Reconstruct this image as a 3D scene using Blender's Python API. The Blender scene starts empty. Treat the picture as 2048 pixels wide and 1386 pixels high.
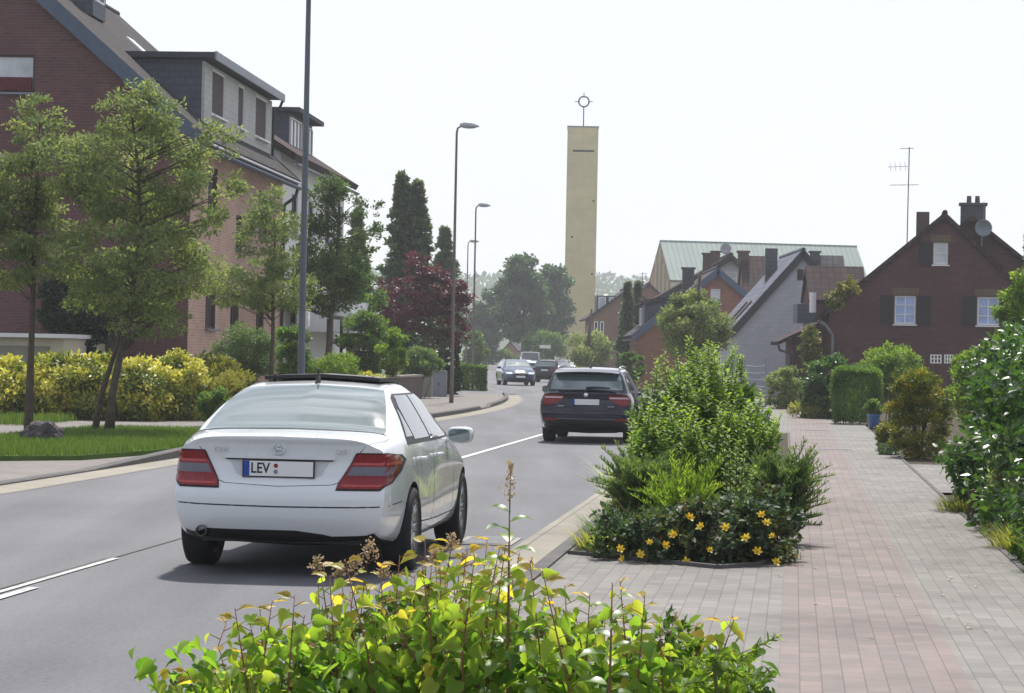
import bpy, bmesh, math, random
import numpy as np
from mathutils import Vector, Matrix
from mathutils.bvhtree import BVHTree
random.seed(7); RNG = np.random.default_rng(7)
SC = bpy.context.scene; COL = SC.collection
R = math.radians
# ------------------------------------------------------------------ camera
FPX, CAMH, YH, ROLL = 5000.0, 1.66, 712.0, 0.02      # lens and horizon measured in the photograph
cam_d = bpy.data.cameras.new('camera'); cam = bpy.data.objects.new('camera', cam_d); COL.objects.link(cam)
cam_d.sensor_width = 36; cam_d.lens = 36*FPX/2048; cam_d.clip_end = 6000; cam_d.clip_start = .1
cam.matrix_world = (Matrix.Translation((0, 0, CAMH)) @ Matrix.Rotation(R(90)+math.atan((YH-693)/FPX), 4, 'X') @ Matrix.Rotation(ROLL, 4, 'Z'))
SC.camera = cam
# ------------------------------------------------------------------ light
SUN_EL, SUN_AZ = R(57), R(6)           # azimuth clockwise from +Y (the view direction)
w = bpy.data.worlds.new('World'); SC.world = w; w.use_nodes = True
nt = w.node_tree; nt.nodes.clear()
sky = nt.nodes.new('ShaderNodeTexSky'); sky.sky_type = 'NISHITA'; sky.sun_disc = False
sky.sun_elevation = SUN_EL; sky.sun_rotation = SUN_AZ; sky.dust_density = 3.0; sky.air_density = 1.0; sky.altitude = 100
# high thin cloud: the sky colour is pulled towards a milky white
tc = nt.nodes.new('ShaderNodeTexCoord'); mp = nt.nodes.new('ShaderNodeMapping'); mp.inputs['Scale'].default_value = (3.2, 3.2, 6)
nz = nt.nodes.new('ShaderNodeTexNoise'); nz.inputs['Scale'].default_value = 1.0; nz.inputs['Detail'].default_value = 4
rp = nt.nodes.new('ShaderNodeMapRange'); rp.inputs['From Min'].default_value = .35; rp.inputs['From Max'].default_value = .65
rp.inputs['To Min'].default_value = .7; rp.inputs['To Max'].default_value = .97
mx = nt.nodes.new('ShaderNodeMix'); mx.data_type = 'RGBA'
bg = nt.nodes.new('ShaderNodeBackground'); ow = nt.nodes.new('ShaderNodeOutputWorld')
nt.links.new(tc.outputs['Generated'], mp.inputs['Vector']); nt.links.new(mp.outputs[0], nz.inputs['Vector'])
nt.links.new(nz.outputs['Fac'], rp.inputs['Value']); sy_ = nt.nodes.new('ShaderNodeSeparateXYZ'); nt.links.new(tc.outputs['Generated'], sy_.inputs[0])
bk = nt.nodes.new('ShaderNodeMapRange'); bk.inputs['From Min'].default_value = -.75; bk.inputs['From Max'].default_value = .55; bk.inputs['To Min'].default_value = .75; bk.inputs['To Max'].default_value = 1; nt.links.new(sy_.outputs[1], bk.inputs['Value'])
mk = nt.nodes.new('ShaderNodeMath'); mk.operation = 'MULTIPLY'; nt.links.new(rp.outputs[0], mk.inputs[0]); nt.links.new(bk.outputs[0], mk.inputs[1])   # the veil thins away from the sun
nt.links.new(mk.outputs[0], mx.inputs['Factor'])
nt.links.new(sky.outputs[0], mx.inputs['A']); mx.inputs['B'].default_value = (5.5, 5.68, 6.3, 1)
# higher up the veil breaks into brighter and greyer streaks
sx_ = nt.nodes.new('ShaderNodeSeparateXYZ'); nt.links.new(tc.outputs['Generated'], sx_.inputs[0])
el_ = nt.nodes.new('ShaderNodeMapRange'); el_.inputs['From Min'].default_value = .18; el_.inputs['From Max'].default_value = .5; nt.links.new(sx_.outputs[2], el_.inputs['Value'])
mp2 = nt.nodes.new('ShaderNodeMapping'); mp2.inputs['Scale'].default_value = (2.2, 5.5, 5); mp2.inputs['Rotation'].default_value = (0, .3, .6); nt.links.new(tc.outputs['Generated'], mp2.inputs['Vector'])
nz2 = nt.nodes.new('ShaderNodeTexNoise'); nz2.inputs['Scale'].default_value = 1.3; nz2.inputs['Detail'].default_value = 5; nz2.inputs['Distortion'].default_value = .6; nt.links.new(mp2.outputs[0], nz2.inputs['Vector'])
st_ = nt.nodes.new('ShaderNodeMapRange'); st_.inputs['From Min'].default_value = .36; st_.inputs['From Max'].default_value = .62; st_.inputs['To Min'].default_value = .42; st_.inputs['To Max'].default_value = 1.25; nt.links.new(nz2.outputs['Fac'], st_.inputs['Value'])
mf = nt.nodes.new('ShaderNodeMix'); mf.data_type = 'FLOAT'; mf.inputs['A'].default_value = 1; nt.links.new(el_.outputs[0], mf.inputs['Factor']); nt.links.new(st_.outputs[0], mf.inputs['B'])
ml = nt.nodes.new('ShaderNodeMix'); ml.data_type = 'RGBA'; ml.blend_type = 'MULTIPLY'; ml.inputs['Factor'].default_value = 1
nt.links.new(mx.outputs['Result'], ml.inputs['A']); nt.links.new(mf.outputs['Result'], ml.inputs['B']); nt.links.new(ml.outputs['Result'], bg.inputs['Color']); nt.links.new(bg.outputs[0], ow.inputs['Surface'])
bg.inputs['Strength'].default_value = .102
sl = bpy.data.lights.new('sun', 'SUN'); sl.energy = 3.8; sl.angle = R(3); sl.color = (1, .965, .91)
so = bpy.data.objects.new('sun', sl); COL.objects.link(so)
so.rotation_euler = Vector((-math.sin(SUN_AZ)*math.cos(SUN_EL), -math.cos(SUN_AZ)*math.cos(SUN_EL), -math.sin(SUN_EL))).to_track_quat('-Z', 'Y').to_euler()
SC.view_settings.view_transform = 'Standard'; SC.view_settings.look = 'None'
SC.view_settings.exposure = 0.72; SC.view_settings.gamma = 1
try: SC.view_settings.use_curve_mapping = False
except Exception: pass
SC.cycles.max_bounces = 6; SC.cycles.transparent_max_bounces = 6; SC.cycles.volume_bounces = 0
# ------------------------------------------------------------------ places
AROAD = math.atan(566/FPX)               # the street runs 6.5 degrees right of the view direction
def ray(px, py):
    u, v = px-1024, py-YH; c, s = math.cos(ROLL), math.sin(ROLL)
    return (u*c+v*s)/FPX, -(-u*s+v*c)/FPX
def at(px, py, Y):
    a, b = ray(px, py); return Vector((a*Y, Y, CAMH+b*Y))
def hz(Y): return max(0.0, (Y-200)*.003)  # the street climbs very gently far off
def fl(px, Y):                            # ground point seen in column px at distance Y
    x = (px-1024)/FPX*Y
    for _ in range(4):
        v = (CAMH-hz(Y))/Y*FPX
        a, b = ray(px, YH+v+ROLL*(px-1024)); x = a*Y
    return Vector((x, Y, hz(Y)))
def sw(s, w_, z=0):                       # street coordinates: s along, w to the right
    return Vector((w_*math.cos(AROAD)+s*math.sin(AROAD), s*math.cos(AROAD)-w_*math.sin(AROAD), z))
def pw(px, Y): return (fl(px, Y).x)
# ------------------------------------------------------------------ objects
def link(o, parent=None):
    COL.objects.link(o)
    if parent is not None: o.parent = parent
    return o
def tag(o, label, cat, group=None):
    o['label'] = label; o['category'] = cat
    if group: o['group'] = group
    return o
def thing(name, label, cat, loc=(0, 0, 0), rz=0, group=None):
    o = bpy.data.objects.new(name, None); o.empty_display_size = .2; link(o)
    o.location = loc; o.rotation_euler = (0, 0, rz); return tag(o, label, cat, group)
def struct(o): o['kind'] = 'structure'; return o
class MB:
    """collects shapes, then links them as ONE mesh object"""
    def __init__(s): s.v = []; s.f = []; s.m = []; s.mi = 0
    def mat(s, i): s.mi = i; return s
    def add(s, vs, fs):
        b = len(s.v); s.v += [tuple(v) for v in vs]; s.f += [tuple(b+i for i in f) for f in fs]; s.m += [s.mi]*len(fs); return s
    def box(s, c, d, rz=0, M=None):
        x, y, z = d[0]/2, d[1]/2, d[2]/2
        vs = [Vector(p) for p in ((-x,-y,-z),(x,-y,-z),(x,y,-z),(-x,y,-z),(-x,-y,z),(x,-y,z),(x,y,z),(-x,y,z))]
        T = M if M is not None else Matrix.Rotation(rz, 3, 'Z')
        return s.add([T @ v+Vector(c) for v in vs], [(3,2,1,0),(4,5,6,7),(0,1,5,4),(1,2,6,5),(2,3,7,6),(3,0,4,7)])
    def prism(s, poly, off):              # polygon (3d points) pushed along off
        n = len(poly); o = Vector(off); a = [Vector(p) for p in poly]
        nn = Vector((0, 0, 0))
        for i in range(n): nn += a[i].cross(a[(i+1) % n])
        if nn.dot(o) > 0: a = a[::-1]
        return s.add(a+[p+o for p in a], [tuple(range(n)), tuple(range(2*n-1, n-1, -1))]+[(i, n+i, n+(i+1) % n, (i+1) % n)[::-1] if False else ((i+1) % n, i, n+i, n+(i+1) % n) for i in range(n)])
    def tube(s, pts, rad, n=8, caps=True):
        pts = [Vector(p) for p in pts]; rad = rad if hasattr(rad, '__len__') else [rad]*len(pts)
        b = len(s.v); up = None
        for i, p in enumerate(pts):
            d = (pts[min(i+1, len(pts)-1)]-pts[max(i-1, 0)]).normalized()
            if up is None: up = Vector((1, 0, 0)) if abs(d.x) < .8 else Vector((0, 1, 0))
            x = (up-d*up.dot(d)).normalized(); up = x; y = d.cross(x)
            for k in range(n):
                t = 2*math.pi*k/n; s.v.append(tuple(p+(x*math.cos(t)+y*math.sin(t))*rad[i]))
        for i in range(len(pts)-1):
            for k in range(n):
                s.f.append((b+i*n+k, b+i*n+(k+1) % n, b+(i+1)*n+(k+1) % n, b+(i+1)*n+k)); s.m.append(s.mi)
        if caps:
            s.f.append(tuple(b+k for k in range(n-1, -1, -1))); s.m.append(s.mi)
            e = b+(len(pts)-1)*n; s.f.append(tuple(e+k for k in range(n))); s.m.append(s.mi)
        return s
    def lathe(s, prof, n=24, c=(0, 0, 0), axis='Z', closed=False):
        b = len(s.v); c = Vector(c)
        for r, h in prof:
            for k in range(n):
                t = 2*math.pi*k/n; a, q = r*math.cos(t), r*math.sin(t)
                p = (a, q, h) if axis == 'Z' else ((h, a, q) if axis == 'X' else (q, h, a))
                s.v.append(tuple(Vector(p)+c))
        m = len(prof)
        for i in range(m if closed else m-1):
            j = (i+1) % m
            for k in range(n):
                s.f.append((b+i*n+k, b+i*n+(k+1) % n, b+j*n+(k+1) % n, b+j*n+k)); s.m.append(s.mi)
        return s
    def grid(s, rows, closed=False):      # rows of equal length
        b = len(s.v); nc = len(rows[0])
        for r in rows: s.v += [tuple(p) for p in r]
        for i in range(len(rows)-1):
            for k in range(nc-1 if not closed else nc):
                q = (k+1) % nc
                s.f.append((b+i*nc+k, b+i*nc+q, b+(i+1)*nc+q, b+(i+1)*nc+k)); s.m.append(s.mi)
        return s
    def build(s, name, mats, parent=None, smooth=False, bevel=0, uv=True):
        me = bpy.data.meshes.new(name); me.from_pydata(s.v, [], s.f); me.update()
        mats = mats if isinstance(mats, (list, tuple)) else [mats]
        for m in mats: me.materials.append(m)
        if len(mats) > 1: me.polygons.foreach_set('material_index', s.m)
        if smooth:
            me.polygons.foreach_set('use_smooth', [True]*len(me.polygons))
        o = bpy.data.objects.new(name, me); link(o, parent)
        if uv: metre_uv(me)
        if bevel:
            md = o.modifiers.new('bevel', 'BEVEL'); md.width = bevel; md.segments = 2; md.limit_method = 'ANGLE'; md.angle_limit = R(40)
        return o
def metre_uv(me):
    if not me.uv_layers: me.uv_layers.new(name='UVMap')
    uv = me.uv_layers[0].data
    for p in me.polygons:
        n = p.normal
        if abs(n.z) > .97: a, b = Vector((1, 0, 0)), Vector((0, 1, 0))
        else:
            a = Vector((-n.y, n.x, 0)).normalized(); b = n.cross(a)
        for li in p.loop_indices:
            c = me.vertices[me.loops[li].vertex_index].co; uv[li].uv = (c.dot(a), c.dot(b))
def solid(o):                             # outward normals for a closed mesh
    bm = bmesh.new(); bm.from_mesh(o.data); bmesh.ops.recalc_face_normals(bm, faces=bm.faces); bm.to_mesh(o.data); bm.free(); return o
def cut(o, mb, mat=None):                 # subtract the shapes of mb from o (both in o's local space)
    me = bpy.data.meshes.new('cut'); me.from_pydata(mb.v, [], mb.f); me.update()
    if mat: 
        me.materials.append(mat)
    c = bpy.data.objects.new('cut', me); COL.objects.link(c); solid(c); solid(o)
    if o.parent: c.matrix_world = Matrix.Identity(4)
    p = o.parent; o.parent = None
    md = o.modifiers.new('b', 'BOOLEAN'); md.operation = 'DIFFERENCE'; md.object = c; md.solver = 'EXACT'
    try: md.material_mode = 'TRANSFER'
    except Exception: pass
    dg = bpy.context.evaluated_depsgraph_get(); dg.update()
    nm = bpy.data.meshes.new_from_object(o.evaluated_get(dg)); o.modifiers.clear()
    old = o.data; nm.name = old.name; o.data = nm; bpy.data.meshes.remove(old)
    bpy.data.objects.remove(c); bpy.data.meshes.remove(me)
    o.parent = p; return o
def copy_tree(o, parent=None):
    c = o.copy(); link(c, parent)
    for ch in list(o.children): copy_tree(ch, c)
    return c
# ------------------------------------------------------------------ materials
MATS = {}
def _n(nt, t, **k):
    n = nt.nodes.new(t)
    for a, b in k.items(): setattr(n, a, b)
    return n
def base(name, col=(.5, .5, .5), rough=.6, spec=.4, metal=0, coat=0):
    m = bpy.data.materials.new(name); m.use_nodes = True; nt = m.node_tree
    p = nt.nodes['Principled BSDF']; p.inputs['Base Color'].default_value = (*col, 1); p.inputs['Roughness'].default_value = rough
    p.inputs['Specular IOR Level'].default_value = spec; p.inputs['Metallic'].default_value = metal; p.inputs['Coat Weight'].default_value = coat
    MATS[name] = m; return m, nt, p
def plain(name, col, rough=.6, spec=.4, metal=0, coat=0, var=.12, scale=3.0, bump=0, bscale=40, dist=.01):
    """a slightly uneven surface: tone varies by noise of a real scale, optional fine relief"""
    m, nt, p = base(name, col, rough, spec, metal, coat)
    g = _n(nt, 'ShaderNodeNewGeometry')
    if var:
        t = _n(nt, 'ShaderNodeTexNoise'); t.inputs['Scale'].default_value = scale; t.inputs['Detail'].default_value = 6; t.inputs['Roughness'].default_value = .65
        nt.links.new(g.outputs['Position'], t.inputs['Vector'])
        r = _n(nt, 'ShaderNodeMapRange'); r.inputs['From Min'].default_value = .25; r.inputs['From Max'].default_value = .75
        r.inputs['To Min'].default_value = 1-var; r.inputs['To Max'].default_value = 1+var
        nt.links.new(t.outputs['Fac'], r.inputs['Value'])
        x = _n(nt, 'ShaderNodeMix', data_type='RGBA', blend_type='MULTIPLY'); x.inputs['Factor'].default_value = 1
        x.inputs['A'].default_value = (*col, 1); nt.links.new(r.outputs[0], x.inputs['B']); nt.links.new(x.outputs['Result'], p.inputs['Base Color'])
    if bump:
        t2 = _n(nt, 'ShaderNodeTexNoise'); t2.inputs['Scale'].default_value = bscale; t2.inputs['Detail'].default_value = 4
        nt.links.new(g.outputs['Position'], t2.inputs['Vector'])
        b = _n(nt, 'ShaderNodeBump'); b.inputs['Strength'].default_value = bump; b.inputs['Distance'].default_value = dist
        nt.links.new(t2.outputs['Fac'], b.inputs['Height']); nt.links.new(b.outputs[0], p.inputs['Normal'])
    return m
def brickmat(name, c1, c2, mortar, bw=.25, bh=.075, mort=.012, var=.25, rough=.85, offset=.5, rot=0, bump=.4, squash=1.0, big=.6, loc=(0,0,0)):
    m, nt, p = base(name, c1, rough, .25)
    uv = _n(nt, 'ShaderNodeUVMap'); mpn = _n(nt, 'ShaderNodeMapping'); mpn.inputs['Rotation'].default_value = (0, 0, rot); mpn.inputs['Location'].default_value = loc
    nt.links.new(uv.outputs[0], mpn.inputs['Vector'])
    b = _n(nt, 'ShaderNodeTexBrick'); b.offset = offset; b.squash = squash
    b.inputs['Color1'].default_value = (*c1, 1); b.inputs['Color2'].default_value = (*c2, 1); b.inputs['Mortar'].default_value = (*mortar, 1)
    b.inputs['Scale'].default_value = 1; b.inputs['Brick Width'].default_value = bw; b.inputs['Row Height'].default_value = bh
    b.inputs['Mortar Size'].default_value = mort; b.inputs['Mortar Smooth'].default_value = .3; b.inputs['Bias'].default_value = 0
    nt.links.new(mpn.outputs[0], b.inputs['Vector'])
    t = _n(nt, 'ShaderNodeTexNoise'); t.inputs['Scale'].default_value = big; t.inputs['Detail'].default_value = 8; t.inputs['Roughness'].default_value = .7
    nt.links.new(mpn.outputs[0], t.inputs['Vector'])
    r = _n(nt, 'ShaderNodeMapRange'); r.inputs['From Min'].default_value = .25; r.inputs['From Max'].default_value = .75
    r.inputs['To Min'].default_value = 1-var; r.inputs['To Max'].default_value = 1+var
    nt.links.new(t.outputs['Fac'], r.inputs['Value'])
    x = _n(nt, 'ShaderNodeMix', data_type='RGBA', blend_type='MULTIPLY'); x.inputs['Factor'].default_value = 1
    nt.links.new(b.outputs['Color'], x.inputs['A']); nt.links.new(r.outputs[0], x.inputs['B']); nt.links.new(x.outputs['Result'], p.inputs['Base Color'])
    bu = _n(nt, 'ShaderNodeBump'); bu.inputs['Strength'].default_value = bump; bu.inputs['Distance'].default_value = .01; bu.invert = True
    nt.links.new(b.outputs['Fac'], bu.inputs['Height']); nt.links.new(bu.outputs[0], p.inputs['Normal'])
    return m
def tilemat(name, c1, c2, tw=.3, th=.34, rough=.85, var=.3, bump=1.0, wave=True):
    """pantiles: courses that step, rolls across, tone varying from tile to tile"""
    m = brickmat(name, c1, c2, tuple(c*.45 for c in c1), tw, th, .02, var, rough, 0 if wave else .5, bump=0, big=.9); m.node_tree.nodes['Principled BSDF'].inputs['Specular IOR Level'].default_value = .12
    nt = m.node_tree; p = nt.nodes['Principled BSDF']
    uv = _n(nt, 'ShaderNodeUVMap'); sp = _n(nt, 'ShaderNodeSeparateXYZ'); nt.links.new(uv.outputs[0], sp.inputs[0])
    def fr(out, per):
        a = _n(nt, 'ShaderNodeMath', operation='DIVIDE'); a.inputs[1].default_value = per; nt.links.new(out, a.inputs[0])
        f = _n(nt, 'ShaderNodeMath', operation='FRACT'); nt.links.new(a.outputs[0], f.inputs[0]); return f.outputs[0]
    fy = fr(sp.outputs[1], th); fx = fr(sp.outputs[0], tw)
    s1 = _n(nt, 'ShaderNodeMath', operation='MULTIPLY'); s1.inputs[1].default_value = math.pi; nt.links.new(fx, s1.inputs[0])
    s2 = _n(nt, 'ShaderNodeMath', operation='SINE'); nt.links.new(s1.outputs[0], s2.inputs[0])
    s3 = _n(nt, 'ShaderNodeMath', operation='MULTIPLY'); s3.inputs[1].default_value = .45 if wave else .1; nt.links.new(s2.outputs[0], s3.inputs[0])
    s4 = _n(nt, 'ShaderNodeMath', operation='SUBTRACT'); nt.links.new(s3.outputs[0], s4.inputs[0]); nt.links.new(fy, s4.inputs[1])
    bu = _n(nt, 'ShaderNodeBump'); bu.inputs['Strength'].default_value = bump; bu.inputs['Distance'].default_value = .045
    nt.links.new(s4.outputs[0], bu.inputs['Height']); nt.links.new(bu.outputs[0], p.inputs['Normal'])
    return m
def leafmat(name, cols, trans=.4, rough=.45, spec=.35, tcol=None):
    """leaf tones picked per leaf; light shines through"""
    m = bpy.data.materials.new(name); m.use_nodes = True; nt = m.node_tree; p = nt.nodes['Principled BSDF']
    at_ = _n(nt, 'ShaderNodeAttribute', attribute_name='rnd'); cr = _n(nt, 'ShaderNodeValToRGB'); nt.links.new(at_.outputs['Fac'], cr.inputs['Fac'])
    el = cr.color_ramp.elements
    while len(el) < len(cols): el.new(.5)
    for i, c in enumerate(cols):
        el[i].position = c[3] if len(c) > 3 else i/(len(cols)-1); el[i].color = (*c[:3], 1)
    nt.links.new(cr.outputs[0], p.inputs['Base Color']); p.inputs['Roughness'].default_value = rough; p.inputs['Specular IOR Level'].default_value = spec
    tb = _n(nt, 'ShaderNodeBsdfTranslucent')
    tm = _n(nt, 'ShaderNodeMix', data_type='RGBA', blend_type='MULTIPLY'); tm.inputs['Factor'].default_value = 1
    nt.links.new(cr.outputs[0], tm.inputs['A']); tm.inputs['B'].default_value = (*(tcol or (2.2, 2.3, .9)), 1); nt.links.new(tm.outputs['Result'], tb.inputs['Color'])
    ms = _n(nt, 'ShaderNodeMixShader'); ms.inputs[0].default_value = trans
    nt.links.new(p.outputs[0], ms.inputs[1]); nt.links.new(tb.outputs[0], ms.inputs[2])
    nt.links.new(ms.outputs[0], nt.nodes['Material Output'].inputs['Surface']); MATS[name] = m; return m
# ------------------------------------------------------------------ leaves
DIAMOND = ([(0, 0, 0), (.5, .32, .06), (1, 0, -.03), (.5, -.32, .06)], [(0, 1, 2, 3)])
OVAL = ([(0, 0, 0), (.28, .24, .05), (.68, .22, .03), (1, 0, -.1), (.68, -.22, .03), (.28, -.24, .05), (.5, 0, -.01)], [(0, 1, 6, 5), (1, 2, 3, 6), (6, 3, 4, 5)])
LANCE = ([(0, 0, 0), (.3, .13, .02), (.7, .11, -.02), (1.05, 0, -.2), (.7, -.11, -.02), (.3, -.13, .02), (.5, 0, -.04)], [(0, 1, 6, 5), (1, 2, 3, 6), (6, 3, 4, 5)])
HEART = ([(0, 0, 0), (-.09, .17, .05), (.02, .33, .12), (.3, .38, .15), (.66, .21, .06), (1.14, 0, -.24), (.66, -.21, .06), (.3, -.38, .15), (.02, -.33, .12), (-.09, -.17, .05), (.35, 0, -.01), (.68, 0, -.07)],
         [(0, 1, 2, 10), (2, 3, 11, 10), (3, 4, 5, 11), (11, 5, 6, 7), (7, 8, 10, 11), (8, 9, 0, 10)])
BLADE = ([(0, .5, 0), (0, -.5, 0), (.55, -.36, -.05), (.55, .36, -.05), (1, 0, -.3)], [(0, 1, 2, 3), (3, 2, 4)])
NEEDLE = ([(0, .06, 0), (0, -.06, 0), (.6, -.05, .02), (.6, .05, .02), (1, 0, -.05)], [(0, 1, 2, 3), (3, 2, 4)])
PETAL = ([(0, 0, 0), (.5, .3, .1), (1, .18, .25), (1.1, 0, .25), (1, -.18, .25), (.5, -.3, .1)], [(0, 1, 2, 3, 4, 5)])
def _norm(a): return a/np.maximum(np.linalg.norm(a, axis=1, keepdims=True), 1e-9)
def leaves(name, pos, axis, nrm, size, tmpl, mat, parent=None, wid=None, rnd=None):
    tv, tf = tmpl; tv = np.array(tv, float); N = len(pos); K = len(tv)
    if wid is not None: tv[:, 1] *= wid
    ax = _norm(np.asarray(axis, float)); sd = _norm(np.cross(np.asarray(nrm, float), ax)+1e-7); up = np.cross(ax, sd)
    V = pos[:, None, :]+size[:, None, None]*(tv[None, :, 0, None]*ax[:, None, :]+tv[None, :, 1, None]*sd[:, None, :]+tv[None, :, 2, None]*up[:, None, :])
    me = bpy.data.meshes.new(name); me.vertices.add(N*K); me.vertices.foreach_set('co', V.reshape(-1).astype(np.float32))
    lens = [len(f) for f in tf]; per = sum(lens); flat = np.array([i for f in tf for i in f])
    idx = (np.arange(N)[:, None]*K+flat[None, :]).reshape(-1)
    me.loops.add(N*per); me.loops.foreach_set('vertex_index', idx.astype(np.int32))
    st = np.concatenate([[0], np.cumsum(lens)[:-1]]); starts = (np.arange(N)[:, None]*per+st[None, :]).reshape(-1)
    me.polygons.add(N*len(tf)); me.polygons.foreach_set('loop_start', starts.astype(np.int32))
    me.update(calc_edges=True)
    a = me.attributes.new('rnd', 'FLOAT', 'POINT'); r = RNG.random(N) if rnd is None else np.clip(rnd, 0, 1)
    a.data.foreach_set('value', np.repeat(r, K).astype(np.float32))
    me.materials.append(mat); o = bpy.data.objects.new(name, me); link(o, parent); return o
def sph(n):
    v = RNG.normal(size=(n, 3)); return _norm(v)
def puffs(ells, per=1.0):
    """ells: (cx,cy,cz, rx,ry,rz, n_puffs, puff_radius) -> puff centres and radii"""
    C = []; Rr = []; O = []
    for cx, cy, cz, rx, ry, rz, n, pr in ells:
        d = sph(n); r = RNG.random((n, 1))**.4; r = np.where(RNG.random((n, 1)) < .55, .8+.25*RNG.random((n, 1)), r)
        C.append(np.array([[cx, cy, cz]])+d*r*np.array([[rx, ry, rz]])); Rr.append(pr*RNG.uniform(.55, 1.35, n)); O.append(np.tile([[cx, cy, cz-.3*rz]], (n, 1)))
    return np.concatenate(C), np.concatenate(Rr), np.concatenate(O)
def foliage(name, ells, n, size, mat, parent, tmpl=DIAMOND, droop=0.0, up=.4, flat=.7, out=.6, jit=.9, wid=None, tone=.5, floor=None):
    """n leaves in puffs spread through ellipsoids: ragged outline, gaps, clumps of differing tone"""
    C, Rr, O = puffs(ells); w8 = Rr**2; w8 = w8/w8.sum(); ci = RNG.choice(len(C), n, p=w8)
    d = sph(n)*(RNG.random((n, 1))**.45); d[:, 2] *= flat
    P = C[ci]+d*Rr[ci][:, None]
    if floor is not None:
        k = P[:, 2] > floor+.02; P = P[k]; ci = ci[k]; d = d[k]; n = len(P)
    o = _norm(P-O[ci]); ax = o*out+sph(n)*jit; ax[:, 2] -= droop
    nr = o*.5+sph(n)*.6; nr[:, 2] += up
    t = RNG.random(len(C))[ci]; rnd = tone*t+(1-tone)*RNG.random(n)
    return leaves(name, P, ax, nr, size*RNG.uniform(.6, 1.35, n), tmpl, mat, parent, wid, rnd)
def bend(a, b, k=.15, n=4):
    a, b = Vector(a), Vector(b); L = (b-a).length; o = Vector((random.uniform(-1, 1), random.uniform(-1, 1), random.uniform(-.2, .8)))*L*k
    return [a.lerp(b, t)+o*math.sin(math.pi*t) for t in [i/n for i in range(n+1)]]
def tree(name, label, cat, loc, trunk, r0, ells, n, size, mat, bark, group=None, nlimb=12, tmpl=DIAMOND, extra=None, **k):
    """trunk: list of points from the ground up (local), then limbs out to the crown's puffs"""
    t = thing(name, label, cat, loc, 0, group); pts = [Vector(p) for p in trunk]; m = MB()
    m.tube(pts, [r0*(1.25 if i == 0 else 1-.75*i/(len(pts)-1)) for i in range(len(pts))], 9)
    for q in (extra or []):
        m.tube(q, [r0*.85*(1-.7*i/(len(q)-1)) for i in range(len(q))], 8)
    st = RNG.bit_generator.state; C, Rr, O = puffs(ells); RNG.bit_generator.state = st
    top = [p.lerp(q, i/6) for p, q in zip(pts[len(pts)//3:], pts[len(pts)//3+1:]) for i in range(6)]+[pts[-1]]
    for i in RNG.choice(len(C), min(nlimb, len(C)), replace=False):
        c = Vector(C[i]); a = min(top, key=lambda p: (p-c).length+(1.5 if p.z > c.z-.35*math.hypot(p.x-c.x, p.y-c.y) else 0))
        L = (c-a).length
        if L > .1: m.tube(bend(a, c, .12), [r0*.2*x*min(1.5, .5+.4*L) for x in (1, .8, .6, .4, .2)], 5)
    RNG.bit_generator.state = st
    m.build('trunk', bark, t, smooth=True); foliage('crown', ells, n, size, mat, t, tmpl, **k); return t
def shrub(name, label, loc, ells, n, size, mat, bark, cat='shrub', group=None, stems=7, tmpl=DIAMOND, sr=.012, rz=0, **k):
    t = thing(name, label, cat, loc, rz, group)
    st = RNG.bit_generator.state; C, Rr, O = puffs(ells); RNG.bit_generator.state = st
    m = MB()
    for i in RNG.choice(len(C), min(stems, len(C)), replace=False):
        c = Vector(C[i]); m.tube(bend((c.x*.35+random.uniform(-.1, .1), c.y*.35+random.uniform(-.1, .1), -.03), c, .08), [sr*x for x in (1.3, 1.1, .9, .6, .3)], 5)
    RNG.bit_generator.state = st
    if stems: m.build('stem', bark, t, smooth=True)
    foliage('foliage', ells, n, size, mat, t, tmpl, floor=-.02, **k); return t
# ================================================================== the setting
M_asph = plain('asphalt', (.118, .119, .130), .85, .3, var=.13, scale=.35, bump=.35, bscale=160, dist=.006)
# asphalt: coarse aggregate, long repair seams and wheel polish
def _asph():
    nt = M_asph.node_tree; p = nt.nodes['Principled BSDF']
    g = _n(nt, 'ShaderNodeNewGeometry'); mpn = _n(nt, 'ShaderNodeMapping'); mpn.inputs['Rotation'].default_value = (0, 0, AROAD); mpn.inputs['Scale'].default_value = (.9, .06, 1)
    nt.links.new(g.outputs['Position'], mpn.inputs['Vector'])
    t = _n(nt, 'ShaderNodeTexNoise'); t.inputs['Scale'].default_value = 1.2; t.inputs['Detail'].default_value = 5; nt.links.new(mpn.outputs[0], t.inputs['Vector'])
    f = _n(nt, 'ShaderNodeTexNoise'); f.inputs['Scale'].default_value = 26; f.inputs['Detail'].default_value = 6; f.inputs['Roughness'].default_value = .8; nt.links.new(g.outputs['Position'], f.inputs['Vector'])
    a = _n(nt, 'ShaderNodeMath', operation='ADD'); nt.links.new(t.outputs['Fac'], a.inputs[0])
    b = _n(nt, 'ShaderNodeMath', operation='MULTIPLY'); b.inputs[1].default_value = 1.3; nt.links.new(f.outputs['Fac'], b.inputs[0]); nt.links.new(b.outputs[0], a.inputs[1])
    r = _n(nt, 'ShaderNodeMapRange'); r.inputs['From Min'].default_value = .8; r.inputs['From Max'].default_value = 1.5; r.inputs['To Min'].default_value = .6; r.inputs['To Max'].default_value = 1.4
    nt.links.new(a.outputs[0], r.inputs['Value'])
    x = _n(nt, 'ShaderNodeMix', data_type='RGBA', blend_type='MULTIPLY'); x.inputs['Factor'].default_value = 1
    nt.links.new(p.inputs['Base Color'].links[0].from_socket, x.inputs['A']); nt.links.new(r.outputs[0], x.inputs['B']); nt.links.new(x.outputs['Result'], p.inputs['Base Color'])
_asph()
M_soil = plain('soil', (.06, .05, .035), .95, .1, var=.4, scale=6, bump=.6, bscale=30, dist=.03)
M_land = plain('field_ground', (.07, .09, .04), .95, .1, var=.4, scale=.8, bump=.4, bscale=12, dist=.03)
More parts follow.
